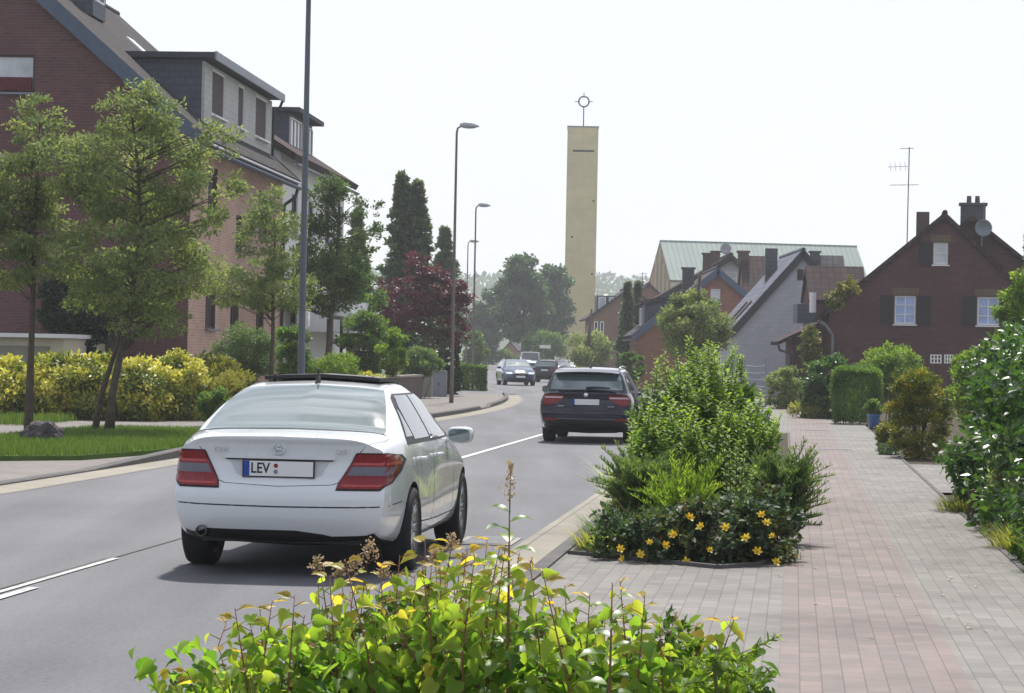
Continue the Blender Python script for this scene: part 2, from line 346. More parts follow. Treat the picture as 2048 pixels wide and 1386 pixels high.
M_kerb = plain('kerb_concrete', (.105, .10, .098), .9, .2, var=.3, scale=3, bump=.3, bscale=60)  # concrete colour darkened to carry the shadow on the raised kerb
M_gutter = brickmat('gutter_slabs', (.255, .232, .19), (.215, .197, .165), (.15, .135, .115), 1.0, .5, .012, .25, rot=R(90)+0, offset=0)
M_pavR = brickmat('red_pavers', (.20, .160, .148), (.155, .135, .130), (.11, .098, .092), .2, .1075, .0035, .32, rot=R(90), offset=.5, loc=(0, .02, 0), big=.8)
M_pavG = brickmat('grey_pavers', (.195, .183, .168), (.152, .145, .136), (.11, .105, .098), .2, .1075, .0035, .3, rot=R(90), offset=.5, big=.8)
M_pavL = brickmat('left_pavers', (.19, .172, .16), (.165, .15, .142), (.12, .108, .10), .2, .1, .006, .2, rot=R(90), offset=.5, big=.8)
M_white_line = plain('worn_road_paint', (.48, .48, .47), .7, .3, var=.3, scale=6)
M_white_line2 = plain('faded_road_paint', (.40, .40, .39), .7, .3, var=.5, scale=9)
M_tar = plain('tar_seam', (.03, .03, .032), .6, .4, var=.2)
def street_sheet(name, mat, strips, z):
    """sheet in street coordinates: strips = list of (s, w_left, w_right); UV in metres along the street"""
    me = bpy.data.meshes.new(name); vs = []; fs = []
    for s, a, b in strips:
        n = 6
        for k in range(n+1):
            p = sw(s, a+(b-a)*k/n); vs.append((p.x, p.y, z+hz(p.y)))
    for i in range(len(strips)-1):
        for k in range(6): fs.append((i*7+k, i*7+k+1, (i+1)*7+k+1, (i+1)*7+k))
    me.from_pydata(vs, [], fs); me.update(); me.materials.append(mat)
    uv = me.uv_layers.new(name='UVMap').data
    c, s_ = math.cos(AROAD), math.sin(AROAD)
    for l in me.loops:
        v = me.vertices[l.vertex_index].co; uv[l.index].uv = (v.x*c-v.y*s_, v.x*s_+v.y*c)
    o = bpy.data.objects.new(name, me); link(o); return struct(o)
def ground():
    m = MB(); ys = [-60, 0, 60, 120, 200, 260, 350, 500, 700, 1000, 1280]
    rows = [[(x, y, hz(min(y, 700))-.14) for x in (-500, -200, -60, 0, 60, 200, 500)] for y in ys]
    return struct(m.grid(rows).build('ground', M_land))
ground()
# the street: straight, then a bend to the left beyond 75 m
def cw(s):                                # lateral place of the centre line
    return -5.3
ROADC = [(-20, None), (70, None), (85, 3.65), (100, 3.9), (120, 3.3), (143, 2.0), (170, .9), (220, -.3), (300, -2.2), (450, -5.5), (620, -9)]
def road_x(Y):
    if Y <= 70: return (-5.3+Y*math.sin(AROAD))/math.cos(AROAD)
    ys = [40, 70]+[a for a, b in ROADC[2:]]; xs = [road_x(40), road_x(70)]+[b for a, b in ROADC[2:]]
    # smooth interpolation
    i = max(0, min(len(ys)-2, int(np.searchsorted(ys, Y))-1))
    def sl(j):
        j0, j1 = max(0, j-1), min(len(ys)-1, j+1); return (xs[j1]-xs[j0])/(ys[j1]-ys[j0])
    h = ys[i+1]-ys[i]; t = (Y-ys[i])/h
    return (2*t**3-3*t*t+1)*xs[i]+(t**3-2*t*t+t)*h*sl(i)+(-2*t**3+3*t*t)*xs[i+1]+(t**3-t*t)*h*sl(i+1)
YS = list(np.arange(-15, 70, 5.0))+list(np.arange(70, 200, 3.0))+list(np.arange(200, 620, 15.0))
def strip(name, mat, a, b, z, y0=-20, y1=700, uvoff=True, n=2):
    """a sheet that follows the street between lateral offsets a and b (functions of Y) from its centre line"""
    fa = a if callable(a) else (lambda Y: a); fb = b if callable(b) else (lambda Y: b)
    ys = [y for y in YS if y0 < y < y1]; ys = [max(y0, -15)]+ys+([y1] if y1 < 620 else [])
    me = bpy.data.meshes.new(name); vs = []; uvs = []; fs = []; L = 0
    for i, Y in enumerate(ys):
        x = road_x(Y); d = (road_x(Y+.5)-road_x(Y-.5)); nx = Vector((1, -d, 0)).normalized()
        if i: L += math.hypot(Y-ys[i-1], x-px_)
        px_ = x
        for k in range(n+1):
            o = fa(Y)+(fb(Y)-fa(Y))*k/n; p = Vector((x, Y, 0))+nx*o; vs.append((p.x, p.y, z+hz(p.y))); uvs.append((o, L))
    for i in range(len(ys)-1):
        for k in range(n): fs.append((i*(n+1)+k, i*(n+1)+k+1, (i+1)*(n+1)+k+1, (i+1)*(n+1)+k))
    me.from_pydata(vs, [], fs); me.update(); me.materials.append(mat)
    uv = me.uv_layers.new(name='UVMap').data
    for l in me.loops: uv[l.index].uv = uvs[l.vertex_index]
    o = bpy.data.objects.new(name, me); link(o); return struct(o)
def kerb(name, a, b, z0, zf, y0, y1):
    """a kerb with a real step; zf gives its top height by Y"""
    ys = [y0]+[y for y in list(np.arange(y0+.8, y1, .8))]+[y1]
    ys = [y for y in ys if y < 130]+[y for y in ys if y >= 130][::6]
    rows = []
    for Y in ys:
        x = road_x(Y); d = road_x(Y+.5)-road_x(Y-.5); nx = Vector((1, -d, 0)).normalized(); h = zf(Y)
        pr = [(a, z0), (a, h-.015), (a+(.02 if b > a else -.02), h), (b, h+.002), (b, z0)]
        rows.append([Vector((x, Y, z+hz(Y)))+nx*o for o, z in pr])
    o = MB().grid(rows).build(name, M_kerb); return struct(solid(o))
strip('road', M_asph, -3.52, 2.97, 0)
strip('road_junction', M_asph, -14, -3.5, -.004, y0=109, y1=150)
strip('gutter_left', M_gutter, -4.02, -3.46, .004, y1=107)
strip('gutter_right', M_gutter, 2.92, 3.37, .004, y1=130)
def lk(Y):                                # left kerb: flush at the driveway, then a full step, with dropped stretches
    if Y < 33: return .035
    if Y < 38: return .035+.1*(Y-33)/5
    if Y < 60: return .135
    if 76 < Y < 80: return .05
    return .125
kerb('kerb_left', -4.02, -4.16, -.05, lk, -15, 106)
kerb('kerb_right', 3.37, 3.51, -.05, lambda Y: .10, -15, 120)
def hp(Y): return .06 if Y > 25 else .04
# left pavement and footway
strip('pavement_left', M_pavL, lambda Y: -11.5 if Y < 70 else -8.4, -4.14, .03, y1=107, n=4)
strip('sidewalk', M_pavG, 3.49, 7.1, .085, y1=128, n=4)
strip('red_paving_band', M_pavR, 5.25, 6.19, .089, y1=90, n=2)
def line(name, mat, a, b, w_, c=0, z=.008, taper=None):
    strip(name, mat, c-w_/2, c+w_/2, z, y0=a, y1=b, n=1)
line('lane_marking', M_white_line2, 14.2, 19.7, .055, .02)
line('lane_marking', M_white_line, 36, 62, .11)
line('lane_marking', M_white_line2, 8, 17.2, .08, .14, .0085)
line('road_seam', M_tar, 17.5, 40, .028, -.02, .006)
line('road_seam', M_tar, 5, 19.7, .028, -.055, .006)
# planting island beside the road
def island():
    m = MB(); z = .098
    pts = [sw(19.95, -1.76), sw(18.95, -.55), sw(19.3, -.25), sw(20.6, -.02), sw(24, .0), sw(55, -.1), sw(56, -.6), sw(55, -1.78)]
    m.prism([(p.x, p.y, .05) for p in pts], (0, 0, z-.05)); struct(m.build('planting_bed', M_soil))
    e = MB()
    for a, b in zip(pts, pts[1:6]):
        d = (b-a); c = (a+b)/2; e.box((c.x, c.y, .07), (d.length, .05, .09), math.atan2(d.y, d.x))
    struct(e.build('bed_edging', M_kerb))
island()
# garden soil to the right of the path and to the left behind the pavement
strip('driveway', M_pavG, 7.08, 12, .09, y0=31.5, y1=40, n=2)
strip('garden_right', M_soil, 7.08, 16, .06, y1=128)
strip('garden_left', M_soil, -30, lambda Y: -11.45 if Y < 70 else -8.35, .02, y0=36, y1=128)
def grass(name, spots, n, hgt, mat, wid=.012):
    """blades of grass over quads given in street coordinates"""
    P = []
    for (s0, s1, w0, w1, z) in spots:
        k = n; s = RNG.uniform(s0, s1, k); w_ = RNG.uniform(w0, w1, k)
        c, q = math.cos(AROAD), math.sin(AROAD)
        P.append(np.stack([w_*c+s*q, s*c-w_*q, np.full(k, z)], 1))
    P = np.concatenate(P); N = len(P); ang = RNG.uniform(0, 2*np.pi, N)
    ax = np.stack([np.cos(ang)*.35, np.sin(ang)*.35, np.ones(N)], 1); nr = np.stack([-np.sin(ang), np.cos(ang), np.zeros(N)], 1)
    o = leaves(name, P, ax, nr, hgt*RNG.uniform(.5, 1.2, N), BLADE, mat, None, wid=wid/hgt); o['kind'] = 'stuff'; return o
# ================================================================== houses, tower, church
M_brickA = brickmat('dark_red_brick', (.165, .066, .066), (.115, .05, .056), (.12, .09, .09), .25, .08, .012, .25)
M_brickAf = brickmat('lightened_facade_brick', (.54, .33, .255), (.43, .255, .20), (.50, .40, .34), .25, .08, .012, .18)  # paler brick than the gable, lightened further in place of direct sun
M_brown = brickmat('brown_brick', (.13, .052, .052), (.09, .04, .044), (.075, .056, .056), .25, .08, .012, .25)
M_redbr = brickmat('red_brick', (.30, .13, .085), (.24, .10, .07), (.2, .15, .12), .25, .08, .012, .2)
M_palebr = brickmat('pale_red_brick', (.27, .15, .11), (.22, .125, .095), (.2, .16, .13), .25, .08, .012, .18)
M_shing = brickmat('grey_wall_shingles', (.42, .425, .465), (.38, .385, .425), (.30, .305, .34), .3, .2, .008, .1, bump=.25)
M_slate = brickmat('slate_cladding', (.085, .10, .13), (.07, .085, .115), (.045, .05, .06), .3, .2, .01, .2, rough=.55, bump=.5)
M_wshing = brickmat('pale_cladding', (.50, .50, .48), (.46, .46, .44), (.33, .33, .32), .3, .18, .008, .12, bump=.3)
M_white = plain('white_plaster', (.72, .72, .70), .9, .2, var=.08, scale=1.5, bump=.15)
M_cream = plain('cream_plaster', (.55, .50, .40), .9, .2, var=.1, scale=1.5)
M_wpaint = plain('white_window_paint', (.78, .78, .78), .45, .4, var=.05)
M_dkpaint = plain('dark_brown_paint', (.06, .035, .03), .55, .3, var=.2)
M_greensh = plain('dark_green_shutter', (.03, .026, .03), .6, .3, var=.2)
M_roofA = tilemat('grey_brown_pantiles', (.05, .043, .046), (.036, .032, .036))
M_roofB = tilemat('brown_pantiles', (.062, .038, .038), (.042, .028, .031))
M_roofC = tilemat('blue_grey_tiles', (.15, .16, .195), (.105, .115, .15), tw=.3, th=.36)
M_roofD = tilemat('dark_roof_tiles', (.07, .065, .075), (.055, .05, .06))
M_felt = plain('roofing_felt', (.05, .055, .065), .8, .3, var=.2)
M_zinc = plain('zinc', (.20, .22, .25), .5, .5, metal=.3, var=.2)
M_dkmetal = plain('dark_metal', (.03, .032, .035), .5, .4, var=.2)
M_bluetrim = plain('blue_grey_trim', (.085, .11, .165), .6, .3, var=.15)
M_chim = brickmat('chimney_brick', (.14, .09, .08), (.11, .075, .07), (.1, .09, .08), .25, .08, .012, .3)
M_chimg = brickmat('chimney_slate', (.10, .105, .12), (.08, .085, .10), (.05, .05, .06), .3, .2, .01, .25)
M_lintel = brickmat('soldier_course', (.17, .12, .075), (.14, .10, .065), (.1, .08, .06), .08, .24, .01, .2)
M_copper = None
def _glass(name, col, rough=.06, ior=1.55):
    m = plain(name, col, rough, .8, var=.35, scale=1.3); return m
M_glass = _glass('window_glass', (.035, .04, .05)); M_glassb = _glass('curtain_sky_glass', (.30, .40, .68)); M_glassw = _glass('blind_glass', (.52, .54, .58))  # blue panes: curtain tone with the sky's reflection put into the colour
M_shut = plain('brown_roller_shutter', (.042, .028, .028), .7, .3, var=.15)
M_copper = brickmat('copper_green_seams', (.225, .285, .26), (.20, .26, .24), (.13, .17, .155), 40, .62, .05, .14, rough=.6, rot=R(90), offset=0, bump=.8, big=.15)
M_tower = brickmat('tower_concrete', (.66, .54, .32), (.62, .51, .30), (.52, .43, .26), 3.4, 1.3, .02, .16, bump=.2, big=.22)
M_wood = plain('orange_timber', (.34, .21, .10), .7, .3, var=.2, scale=2)
def XF(mb, u, n, o):
    """put a builder made in a wall's frame (x along u, y into the wall, z up) in place"""
    u = Vector(u).normalized(); n = Vector(n).normalized(); M = Matrix((u, -n, Vector((0, 0, 1)))).transposed()
    mb.v = [tuple(M @ Vector(v)+Vector(o)) for v in mb.v]; return mb
def window(parent, o, u, n, w, h, frame=None, glass=None, bars=(1, 0), fr=.06, deep=.09, sill=True, name='window', single=False):
    """frame with glazing bars; o = middle of the bottom edge on the wall's face"""
    frame = frame or M_wpaint; glass = glass or M_glass
    m = MB(); y = deep
    for sx in (-1, 1): m.box((sx*(w-fr)/2, y, h/2), (fr, .07, h-.004))
    for z in (fr/2, h-fr/2): m.box((0, y, z), (w-2*fr, .068, fr))
    for i in range(bars[0]): m.box((-w/2+w*(i+1)/(bars[0]+1), y-.004, h/2), (fr*.7, .05, h-2*fr))
    for i in range(bars[1]): m.box((0, y-.007, h*(i+1)/(bars[1]+1)), (w-2*fr, .04, fr*.5))
    g = MB(); g.box((0, y+.012, h/2), (w-2*fr+.01, .02, h-2*fr+.01))
    if single:
        m.mat(1); b = len(m.v); m.add(g.v, g.f); return XF(m, u, n, o).build(name, [frame, glass], parent)
    f = XF(m, u, n, o).build(name, frame, parent)
    XF(g, u, n, o).build('pane', glass, f)
    if sill:
        s = MB(); s.box((0, -.03, -.035), (w+.12, .16, .05)); XF(s, u, n, o).build('sill', frame if frame is M_wpaint else M_zinc, f)
    return f
def hole(cutter, o, u, n, w, h, d=.16):
    m = MB(); m.box((0, d/2-.1, h/2), (w, d+.2, h)); XF(m, u, n, o); cutter.add(m.v, m.f)
def gable(name, label, loc, rz, xl, zl, xr, zr, zt, D, wall, roof, xt=0, ov=.3, th=.2, ee=.35, z0=-.3, group=None, cat='house', trim=None, cutter=None, side=None):
    """house with its gable at local y=0 facing the camera; ridge at x=xt"""
    t = thing(name, label, cat, loc, rz, group)
    poly = [(xl, 0, z0), (xr, 0, z0), (xr, 0, zr), (xt, 0, zt), (xl, 0, zl)]
    m = MB(); m.prism(poly, (0, D, 0))
    wl = m.build('wall', [wall]+([side] if side else []), t)
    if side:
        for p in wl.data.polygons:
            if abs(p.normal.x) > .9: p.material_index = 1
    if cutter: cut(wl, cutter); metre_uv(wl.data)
    rf = MB()
    for (xe, ze) in ((xl, zl), (xr, zr)):
        d = Vector((xe-xt, 0, ze-zt)).normalized(); up = Vector((-d.z, 0, d.x)) if d.x > 0 else Vector((d.z, 0, -d.x))
        a = Vector((xt, -ov, zt)); b = Vector((xe, -ov, ze))+d*ee
        a2 = Vector((xt, -ov, zt+th/max(.3, up.z)));
        rf.prism([a+up*.004, b+up*.004, b+up*th, a2], (0, D+2*ov, 0))
    r = rf.build('roof', roof, t)
    # ridge tiles
    n = max(3, int((D+2*ov)/.4))
    rd = MB()
    for i in range(n):
        y0 = -ov+(D+2*ov)*i/n; y1 = -ov+(D+2*ov)*(i+1)/n+.03
        rd.tube([(xt, y0, zt+th+.03), (xt, y1, zt+th+.05)], .11, 8)
    rd.build('ridge', roof, r)
    if trim:
        vb = MB()
        for (xe, ze) in ((xl, zl), (xr, zr)):
            d = Vector((xe-xt, 0, ze-zt)).normalized(); up = Vector((-d.z, 0, d.x)) if d.x > 0 else Vector((d.z, 0, -d.x))
            a = Vector((xt, -ov-.03, zt-.05)); b = Vector((xe, -ov-.03, ze-.05))+d*(ee+.02)
            vb.prism([a-up*.12, b-up*.12, b+up*(th+.02), Vector((xt, -ov-.03, zt+th*1.3))], (0, .028, 0))
        vb.build('verge_board', trim, r)
    return t, r, wl
def child(o, n): return next(c for c in o.children if c.name.split('.')[0] == n)
def gutter(t, x, y0, y1, z, mat=None, r=.07):
    m = MB(); n = 8; rows = []
    for y in (y0, y1):
        rows.append([(x+r*math.cos(a), y, z+r*math.sin(a)) for a in [math.pi*(1+i/n) for i in range(n+1)]]+[(x+(r-.015)*math.cos(a), y, z+(r-.015)*math.sin(a)) for a in [math.pi*(2-i/n) for i in range(n+1)]])
    m.grid(rows, True); m.build('gutter', mat or M_dkmetal, t, smooth=True)
def chimney(r, c, d, mat, h, cap=True, pots=0):
    m = MB(); m.box((c[0], c[1], c[2]+h/2), (d[0], d[1], h))
    if cap: m.box((c[0], c[1], c[2]+h+.05), (d[0]+.14, d[1]+.14, .1))
    for i in range(pots): m.tube([(c[0]+(i-(pots-1)/2)*.32, c[1], c[2]+h+.1), (c[0]+(i-(pots-1)/2)*.32, c[1], c[2]+h+.38)], [.1, .085], 10)
    return m.build('chimney', mat, r, bevel=.01)
UX, NY = (1, 0, 0), (0, -1, 0)           # window frames: gable wall
UY, NX = (0, 1, 0), (1, 0, 0)            # right-hand wall
UYm, NXm = (0, -1, 0), (-1, 0, 0)        # left-hand wall
# ------------------------------------------------------------------ left: the big brick house
def house_left():
    L = at(375, 700, 66); L.z = 0; rz = -R(4.3)
    z = 7.37; sl = .87; c = MB()
    gw = [(-4.95, 8.4, 1.4, 1.0), (-2.4, 3.0, .9, 1.0)]
    fw = [(3.0, 5.35, 1.3, 1.35), (7.0, 4.6, .9, 1.0), (11.0, 5.15, 1.5, 1.4), (3.0, 2.25, 1.4, 1.15), (6.6, 2.2, 1.3, 1.2), (10.8, 2.2, 1.3, 1.2)]
    for x, zz, w_, h_ in gw[:1]: hole(c, (x, 0, zz), UX, NY, w_, h_)
    for y, zz, w_, h_ in fw: hole(c, (0, y, zz), UY, NX, w_, h_)
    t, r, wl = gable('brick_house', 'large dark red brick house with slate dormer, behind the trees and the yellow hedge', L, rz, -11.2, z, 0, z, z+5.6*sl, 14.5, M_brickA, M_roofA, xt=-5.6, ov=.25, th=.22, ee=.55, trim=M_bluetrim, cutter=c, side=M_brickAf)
    f = window(t, (-4.95, 0, 8.4), UX, NY, 1.4, 1.0, M_dkpaint, M_glassw, (0, 0))
    m = MB(); m.box((-4.95, .03, 8.62), (1.24, .09, .36)); m.build('flower_box', plain('dark_red_box', (.11, .025, .03), .8, .2, var=.5, scale=6), f)
    for i, (y, zz, w_, h_) in enumerate(fw):
        f = window(t, (0, y, zz), UY, NX, w_, h_, M_dkpaint, M_shut if i in (0, 2, 3) else M_glass, (0, 0) if i in (0, 2, 3) else (1, 0))
    gutter(t, .52, -.2, 14.7, z-.42, M_bluetrim, .09)
    d = MB(); d.tube([(.52, 14.3, z-.5), (.45, 14.3, z-.75), (.1, 14.35, z-1.0), (.08, 14.35, z-1.2), (.08, 14.35, .1)], .055, 8); d.build('downpipe', M_dkmetal, t, smooth=True)
    fb = MB(); fb.box((.32, 7.25, z-.28), (.5, 14.6, .05)); fb.build('soffit', M_wpaint, t)
    # dormer with pale front and slate cheeks under a flat roof
    zb, zt_, x0, y0, y1 = 8.0, 9.72, -.42, 3.3, 14.2
    xb = -(zt_-z)/sl-.15
    m = MB(); m.prism([(x0-.01, y0, zb-.25), (x0-.01, y0, zt_), (xb, y0, zt_)], (0, y1-y0, 0)); dm = m.build('dormer', M_slate, t)
    fr = MB()
    wy = [(5.35, 1.9), (8.9, 1.05), (12.35, 2.1)]
    fr.box((x0+.03, (y0+y1)/2, (zb+zt_)/2-.05), (.08, y1-y0, zt_-zb)); q = fr.build('front_cladding', M_wshing, dm)
    cc = MB()
    for y, w_ in wy: hole(cc, (x0+.07, y, zb+.3), UY, NX, w_, 1.3, .2)
    cut(q, cc); metre_uv(q.data)
    for y, w_ in wy:
        window(dm, (x0+.07, y, zb+.3), UY, NX, w_, 1.3, M_wpaint, M_shut, (0, 0), deep=.05, sill=False, single=True)
        s = MB(); s.box((x0+.12, y, zb+.27), (.14, w_+.12, .05)); s.build('sill', M_wpaint, dm)
    rf = MB(); rf.box(((xb+x0)/2+.1, (y0+y1)/2, zt_+.1), (abs(xb-x0)+.65, y1-y0+.5, .16)); rf.build('flat_roof', M_felt, dm)
    fs = MB(); fs.box((x0+.42, (y0+y1)/2, zt_+.08), (.05, y1-y0+.54, .24)); fs.build('fascia', M_zinc, dm)
    p = MB(); p.tube([(x0+.4, y1+.1, zt_), (x0+.3, y1+.1, zt_-.25), (x0+.1, y1+.08, zt_-.4), (x0+.1, y1+.08, zb-.1)], .045, 8); p.build('downpipe', M_dkmetal, dm, smooth=True)
    # upper roof window and the small dormer at the top edge of the picture
    u = MB(); up = Vector((sl, 0, 1)).normalized(); ds = Vector((1, 0, -sl)).normalized()
    cpt = Vector((-3.4, 8.4, z+3.4*sl)) + up*.24
    Mx = Matrix((ds, Vector((0, 1, 0)), up)).transposed()
    u.box(cpt, (1.2, .9, .08), M=Mx); sk = u.build('roof_window', M_wpaint, r)
    q = MB(); q.box((-4.45, 5.1, 12.0), (1.3, 1.5, 1.9)); ud = q.build('dormer', M_slate, t)
    window(ud, (-3.79, 5.1, 11.5), UY, NX, 1.1, 1.0, M_wpaint, M_glassw, (1, 0), deep=.03, sill=False, single=True)
    # lean-to garage with a white roof edge
    g = thing('garage', 'low grey garage with white roof edge behind the yellow hedge', 'garage', at(40, 700, 62.5), rz); g.location.z = 0
    m = MB(); m.box((-1.2, 2, .93), (4.9, 5, 1.9)); m.build('wall', M_cream, g)
    m = MB(); m.box((-1.2, 1.9, 1.93), (5.1, 5.3, .10)); m.build('flat_roof', M_wpaint, g)
    m = MB(); m.box((-1.2, -.52, .9), (4.2, .05, 1.55)); m.build('door', plain('garage_door_paint', (.25, .24, .2), .6, .3, bump=.2), g)
house_left()
def house_white():
    L = at(375, 700, 66); L.z = 0; a = R(4.3); off = 14.56
    L = L+Vector((math.sin(a)*off, math.cos(a)*off, 0))
    z = 8.1; sl = .62; c = MB()
    fw = [(3.0, 5.6, 1.2, 1.3), (6.5, 5.6, 1.2, 1.3), (10.5, 5.6, 1.2, 1.3), (9.0, 2.7, 1.6, 2.0), (3.2, 2.6, 1.2, 1.2), (12.5, 2.6, 1.2, 1.2)]
    for y, zz, w_, h_ in fw: hole(c, (-.1, y, zz), UY, NX, w_, h_)
    t, r, wl = gable('rendered_house', 'white rendered house with a balcony adjoining the big brick house', L, -a, -10.6, z, -.1, z, z+5.3*sl, 14.5, M_white, M_roofB, xt=-5.4, ov=.12, th=.22, ee=.5, cutter=c)
    for y, zz, w_, h_ in fw: window(t, (-.1, y, zz), UY, NX, w_, h_, M_dkpaint, M_glass)
    gutter(t, .42, -.1, 14.5, z-.38, M_zinc, .08)
    zb, zt_, x0, y0, y1 = 8.85, 10.2, -1.3, 8.6, 14.0; xb = -.1-(zt_-z)/sl-.1
    m = MB(); m.prism([(x0, y0, zb-.2), (x0, y0, zt_), (xb, y0, zt_)], (0, y1-y0, 0)); dm = m.build('dormer', M_slate, t)
    m = MB(); m.box(((xb+x0)/2+.12, (y0+y1)/2, zt_+.09), (abs(xb-x0)+.6, y1-y0+.4, .16)); m.build('flat_roof', M_felt, dm)
    for y in (9.9, 12.6): window(dm, (x0+.01, y, zb+.15), UY, NX, 2.3, 1.05, M_wpaint, M_glass, (2, 0), deep=-.03, sill=False, single=True)
    b = MB(); b.box((.65, 8.6, 2.45), (1.5, 4.6, .16)); b.box((1.37, 8.6, 3.0), (.07, 4.6, .95)); b.box((.65, 6.33, 3.0), (1.37, .07, .95)); b.box((.65, 10.87, 3.0), (1.37, .07, .95)); b.build('balcony', M_wpaint, t)
    p = MB(); p.prism([(-.1, 1.0, 3.25), (1.5, 1.0, 2.75), (1.5, 1.0, 2.87), (-.1, 1.0, 3.4)], (0, 3.2, 0)); p.build('porch_roof', M_roofD, t)
    for y in (1.1, 4.1): p = MB(); p.box((1.4, y, 1.4), (.1, .1, 2.7)); p.build('porch_post', M_dkpaint, t)
house_white()
# ------------------------------------------------------------------ right: brown brick house with white windows
def house_brown():
    Y = 95; L = at(1885, 700, Y); L.z = 0
    def X(px, py): return at(px, py, Y)-L
    a, b = X(1885, 436), X(1650, 628); sl = (a.z-b.z)/(a.x-b.x)
    xl = X(1660, 640).x; zl = a.z-sl*(-xl); xr = 4.35; zr = a.z-.95*xr
    c = MB(); ws = []
    for (x0, y0, x1, y1) in ((1867, 485, 1896, 529), (1790, 591, 1832, 648), (1953, 594, 1996, 651)):
        p = X((x0+x1)/2, y1); q = X((x0+x1)/2, y0); ww = (x1-x0)/FPX*Y; ws.append((p, ww, q.z-p.z)); hole(c, (p.x, 0, p.z), UX, NY, ww, q.z-p.z)
    t, r, wl = gable('brick_house', 'dark brown brick house with white lattice windows and green shutters, behind the garden hedges', L, -R(8.6), xl, zl, xr, zr, a.z, 9.5, M_brown, M_roofB, ov=.16, th=.17, ee=.38, cutter=c)
    for i, (p, ww, hh) in enumerate(ws):
        window(t, (p.x, 0, p.z), UX, NY, ww, hh, M_wpaint, M_glassb if i else M_glassw, (1, 2) if i else (0, 1), fr=.065)
        m = MB(); m.box((0, -.012, hh+.16), (ww+.22, .03, .27)); XF(m, UX, NY, (p.x, 0, p.z)).build('lintel', M_lintel, t)
        for s in ((-1, 1) if i else (-1,)):
            m = MB(); x = s*(ww/2+.30); m.box((x, -.03, hh/2), (.5, .045, hh+.04))
            for k in range(9): m.box((x, -.06, hh*(k+.5)/9), (.40, .02, hh/9*.55))
            XF(m, UX, NY, (p.x, 0, p.z)).build('shutter', M_greensh, t)
    gutter(t, xl-.36, -.15, 9.6, zl-.30, M_zinc, .07)
    d = MB(); d.tube([(xl-.33, -.06, zl-.35), (xl-.1, -.08, zl-.5), (xl+.14, -.08, zl-.85), (xl+.16, -.08, zl-1.1), (xl+.16, -.08, .1)], .05, 8); d.build('downpipe', M_zinc, t, smooth=True)
    for k in range(3):
        m = MB(); m.box((xl-.02, 2+k*2.6, 1.6), (.06, .9, 1.5)); m.build('side_window', M_lintel, t)
    chimney(r, (-.80, 2.2, a.z-1.0), (.5, .5), M_chim, 1.35, cap=False)
    # rear wing with its own ridge, right of the gable
    p = X(1932, 438); m = MB(); xo = p.x+.25; zr2 = p.z
    m.prism([(xo-.6, 1.2, 0), (xo+4.9, 1.2, 0), (xo+4.9, 1.2, zr2-3.9), (xo, 1.2, zr2-.05), (xo-.6, 1.2, zr2-.5)], (0, 6.5, 0)); m.build('rear_wing', M_brown, t)
    m = MB(); m.prism([(xo, .95, zr2), (xo+5.2, .95, zr2-4.1), (xo+5.2, .95, zr2-3.95), (xo, .95, zr2+.2)], (0, 7, 0)); m.prism([(xo, .951, zr2+.004), (xo-.9, .951, zr2-.72), (xo-.9, .951, zr2-.55), (xo, .951, zr2+.204)], (0, 7, 0)); r2 = m.build('roof', M_roofB, t)
    chimney(r2, (xo+.08, 2.4, zr2-.3), (.95, .6), M_chimg, .95, True, 2)
    # antenna and dish are fixed to the roof
    an = thing('roof_antenna', 'tall thin television antenna mast on the brown house roof', 'antenna', L+Vector((-1.28, .9, a.z-1.5)))
    m = MB(); H = 4.25; m.tube([(0, 0, 0), (.02, 0, H)], .022, 6); m.build('mast', M_zinc, an)
    for zz, l, ang, ne in ((H-.05, .45, .15, 3), (H-.75, .6, -.1, 4), (H-1.45, .95, .3, 6)):
        m = MB(); d = Vector((math.cos(ang), math.sin(ang), .05)); o = Vector((0 if zz != H-.75 else -.3, 0, zz)); m.tube([o-d*l*.8, o+d*l*.45], .014, 5)
        for k in range(ne):
            q = o-d*l*.8+d*l*1.25*(k+.5)/ne; e = Vector((-d.y, d.x, 0)) if zz != H-.75 else Vector((0, .6, .8)); m.tube([q-e*.22, q+e*.22], .008, 4)
        m.build('aerial', M_zinc, an)
    ds = thing('satellite_dish', 'round grey satellite dish on the right slope of the brown house roof', 'dish', L+Vector((X(1970, 455).x, .3, X(1970, 455).z)))
    m = MB(); rows = []
    for i in range(7):
        rr = .33*i/6; rows.append([(rr*math.cos(k*math.pi/12), .12*(1-(i/6)**2)-.06, rr*math.sin(k*math.pi/12)) for k in range(24)])
    for i in range(6, -1, -1):
        rr = .33*i/6; rows.append([(rr*math.cos(k*math.pi/12), .14*(1-(i/6)**2)-.04, rr*math.sin(k*math.pi/12)) for k in range(24)])
    m.grid(rows, True); m.build('reflector', M_zinc, ds, smooth=True)
    m = MB(); m.tube([(0, .1, 0), (0, .25, -.1), (0, .3, -.75)], .03, 6); m.tube([(.05, .2, .2), (.05, .2, 1.05)], .012, 5); m.build('bracket', M_zinc, ds)
    # small white lattice ornaments standing at the wall
    for k, px in enumerate((1872, 1898)):
        o = thing('lattice_lantern', ('wider' if k == 0 else 'narrower')+' white lattice lantern box against the brown brick house wall', 'lantern', at(px, 727, 80), 0, 'white lattice boxes by the wall'); o.location.z = 0
        m = MB(); z0 = at(px, 727, 80).z
        W_ = .32 if k == 0 else .26
        for i in range(4): m.box((-W_/2+W_*i/3, 0, z0+.14), (.035, .05, .28))
        for zz in (.02, .15, .27): m.box((0, .002, z0+zz), (W_+.03, .04, .03))
        m.build('lattice', M_wpaint, o); m = MB(); m.box((0, .05, z0/2), (.09, .09, z0)); m.build('post', M_dkpaint, o)
house_brown()
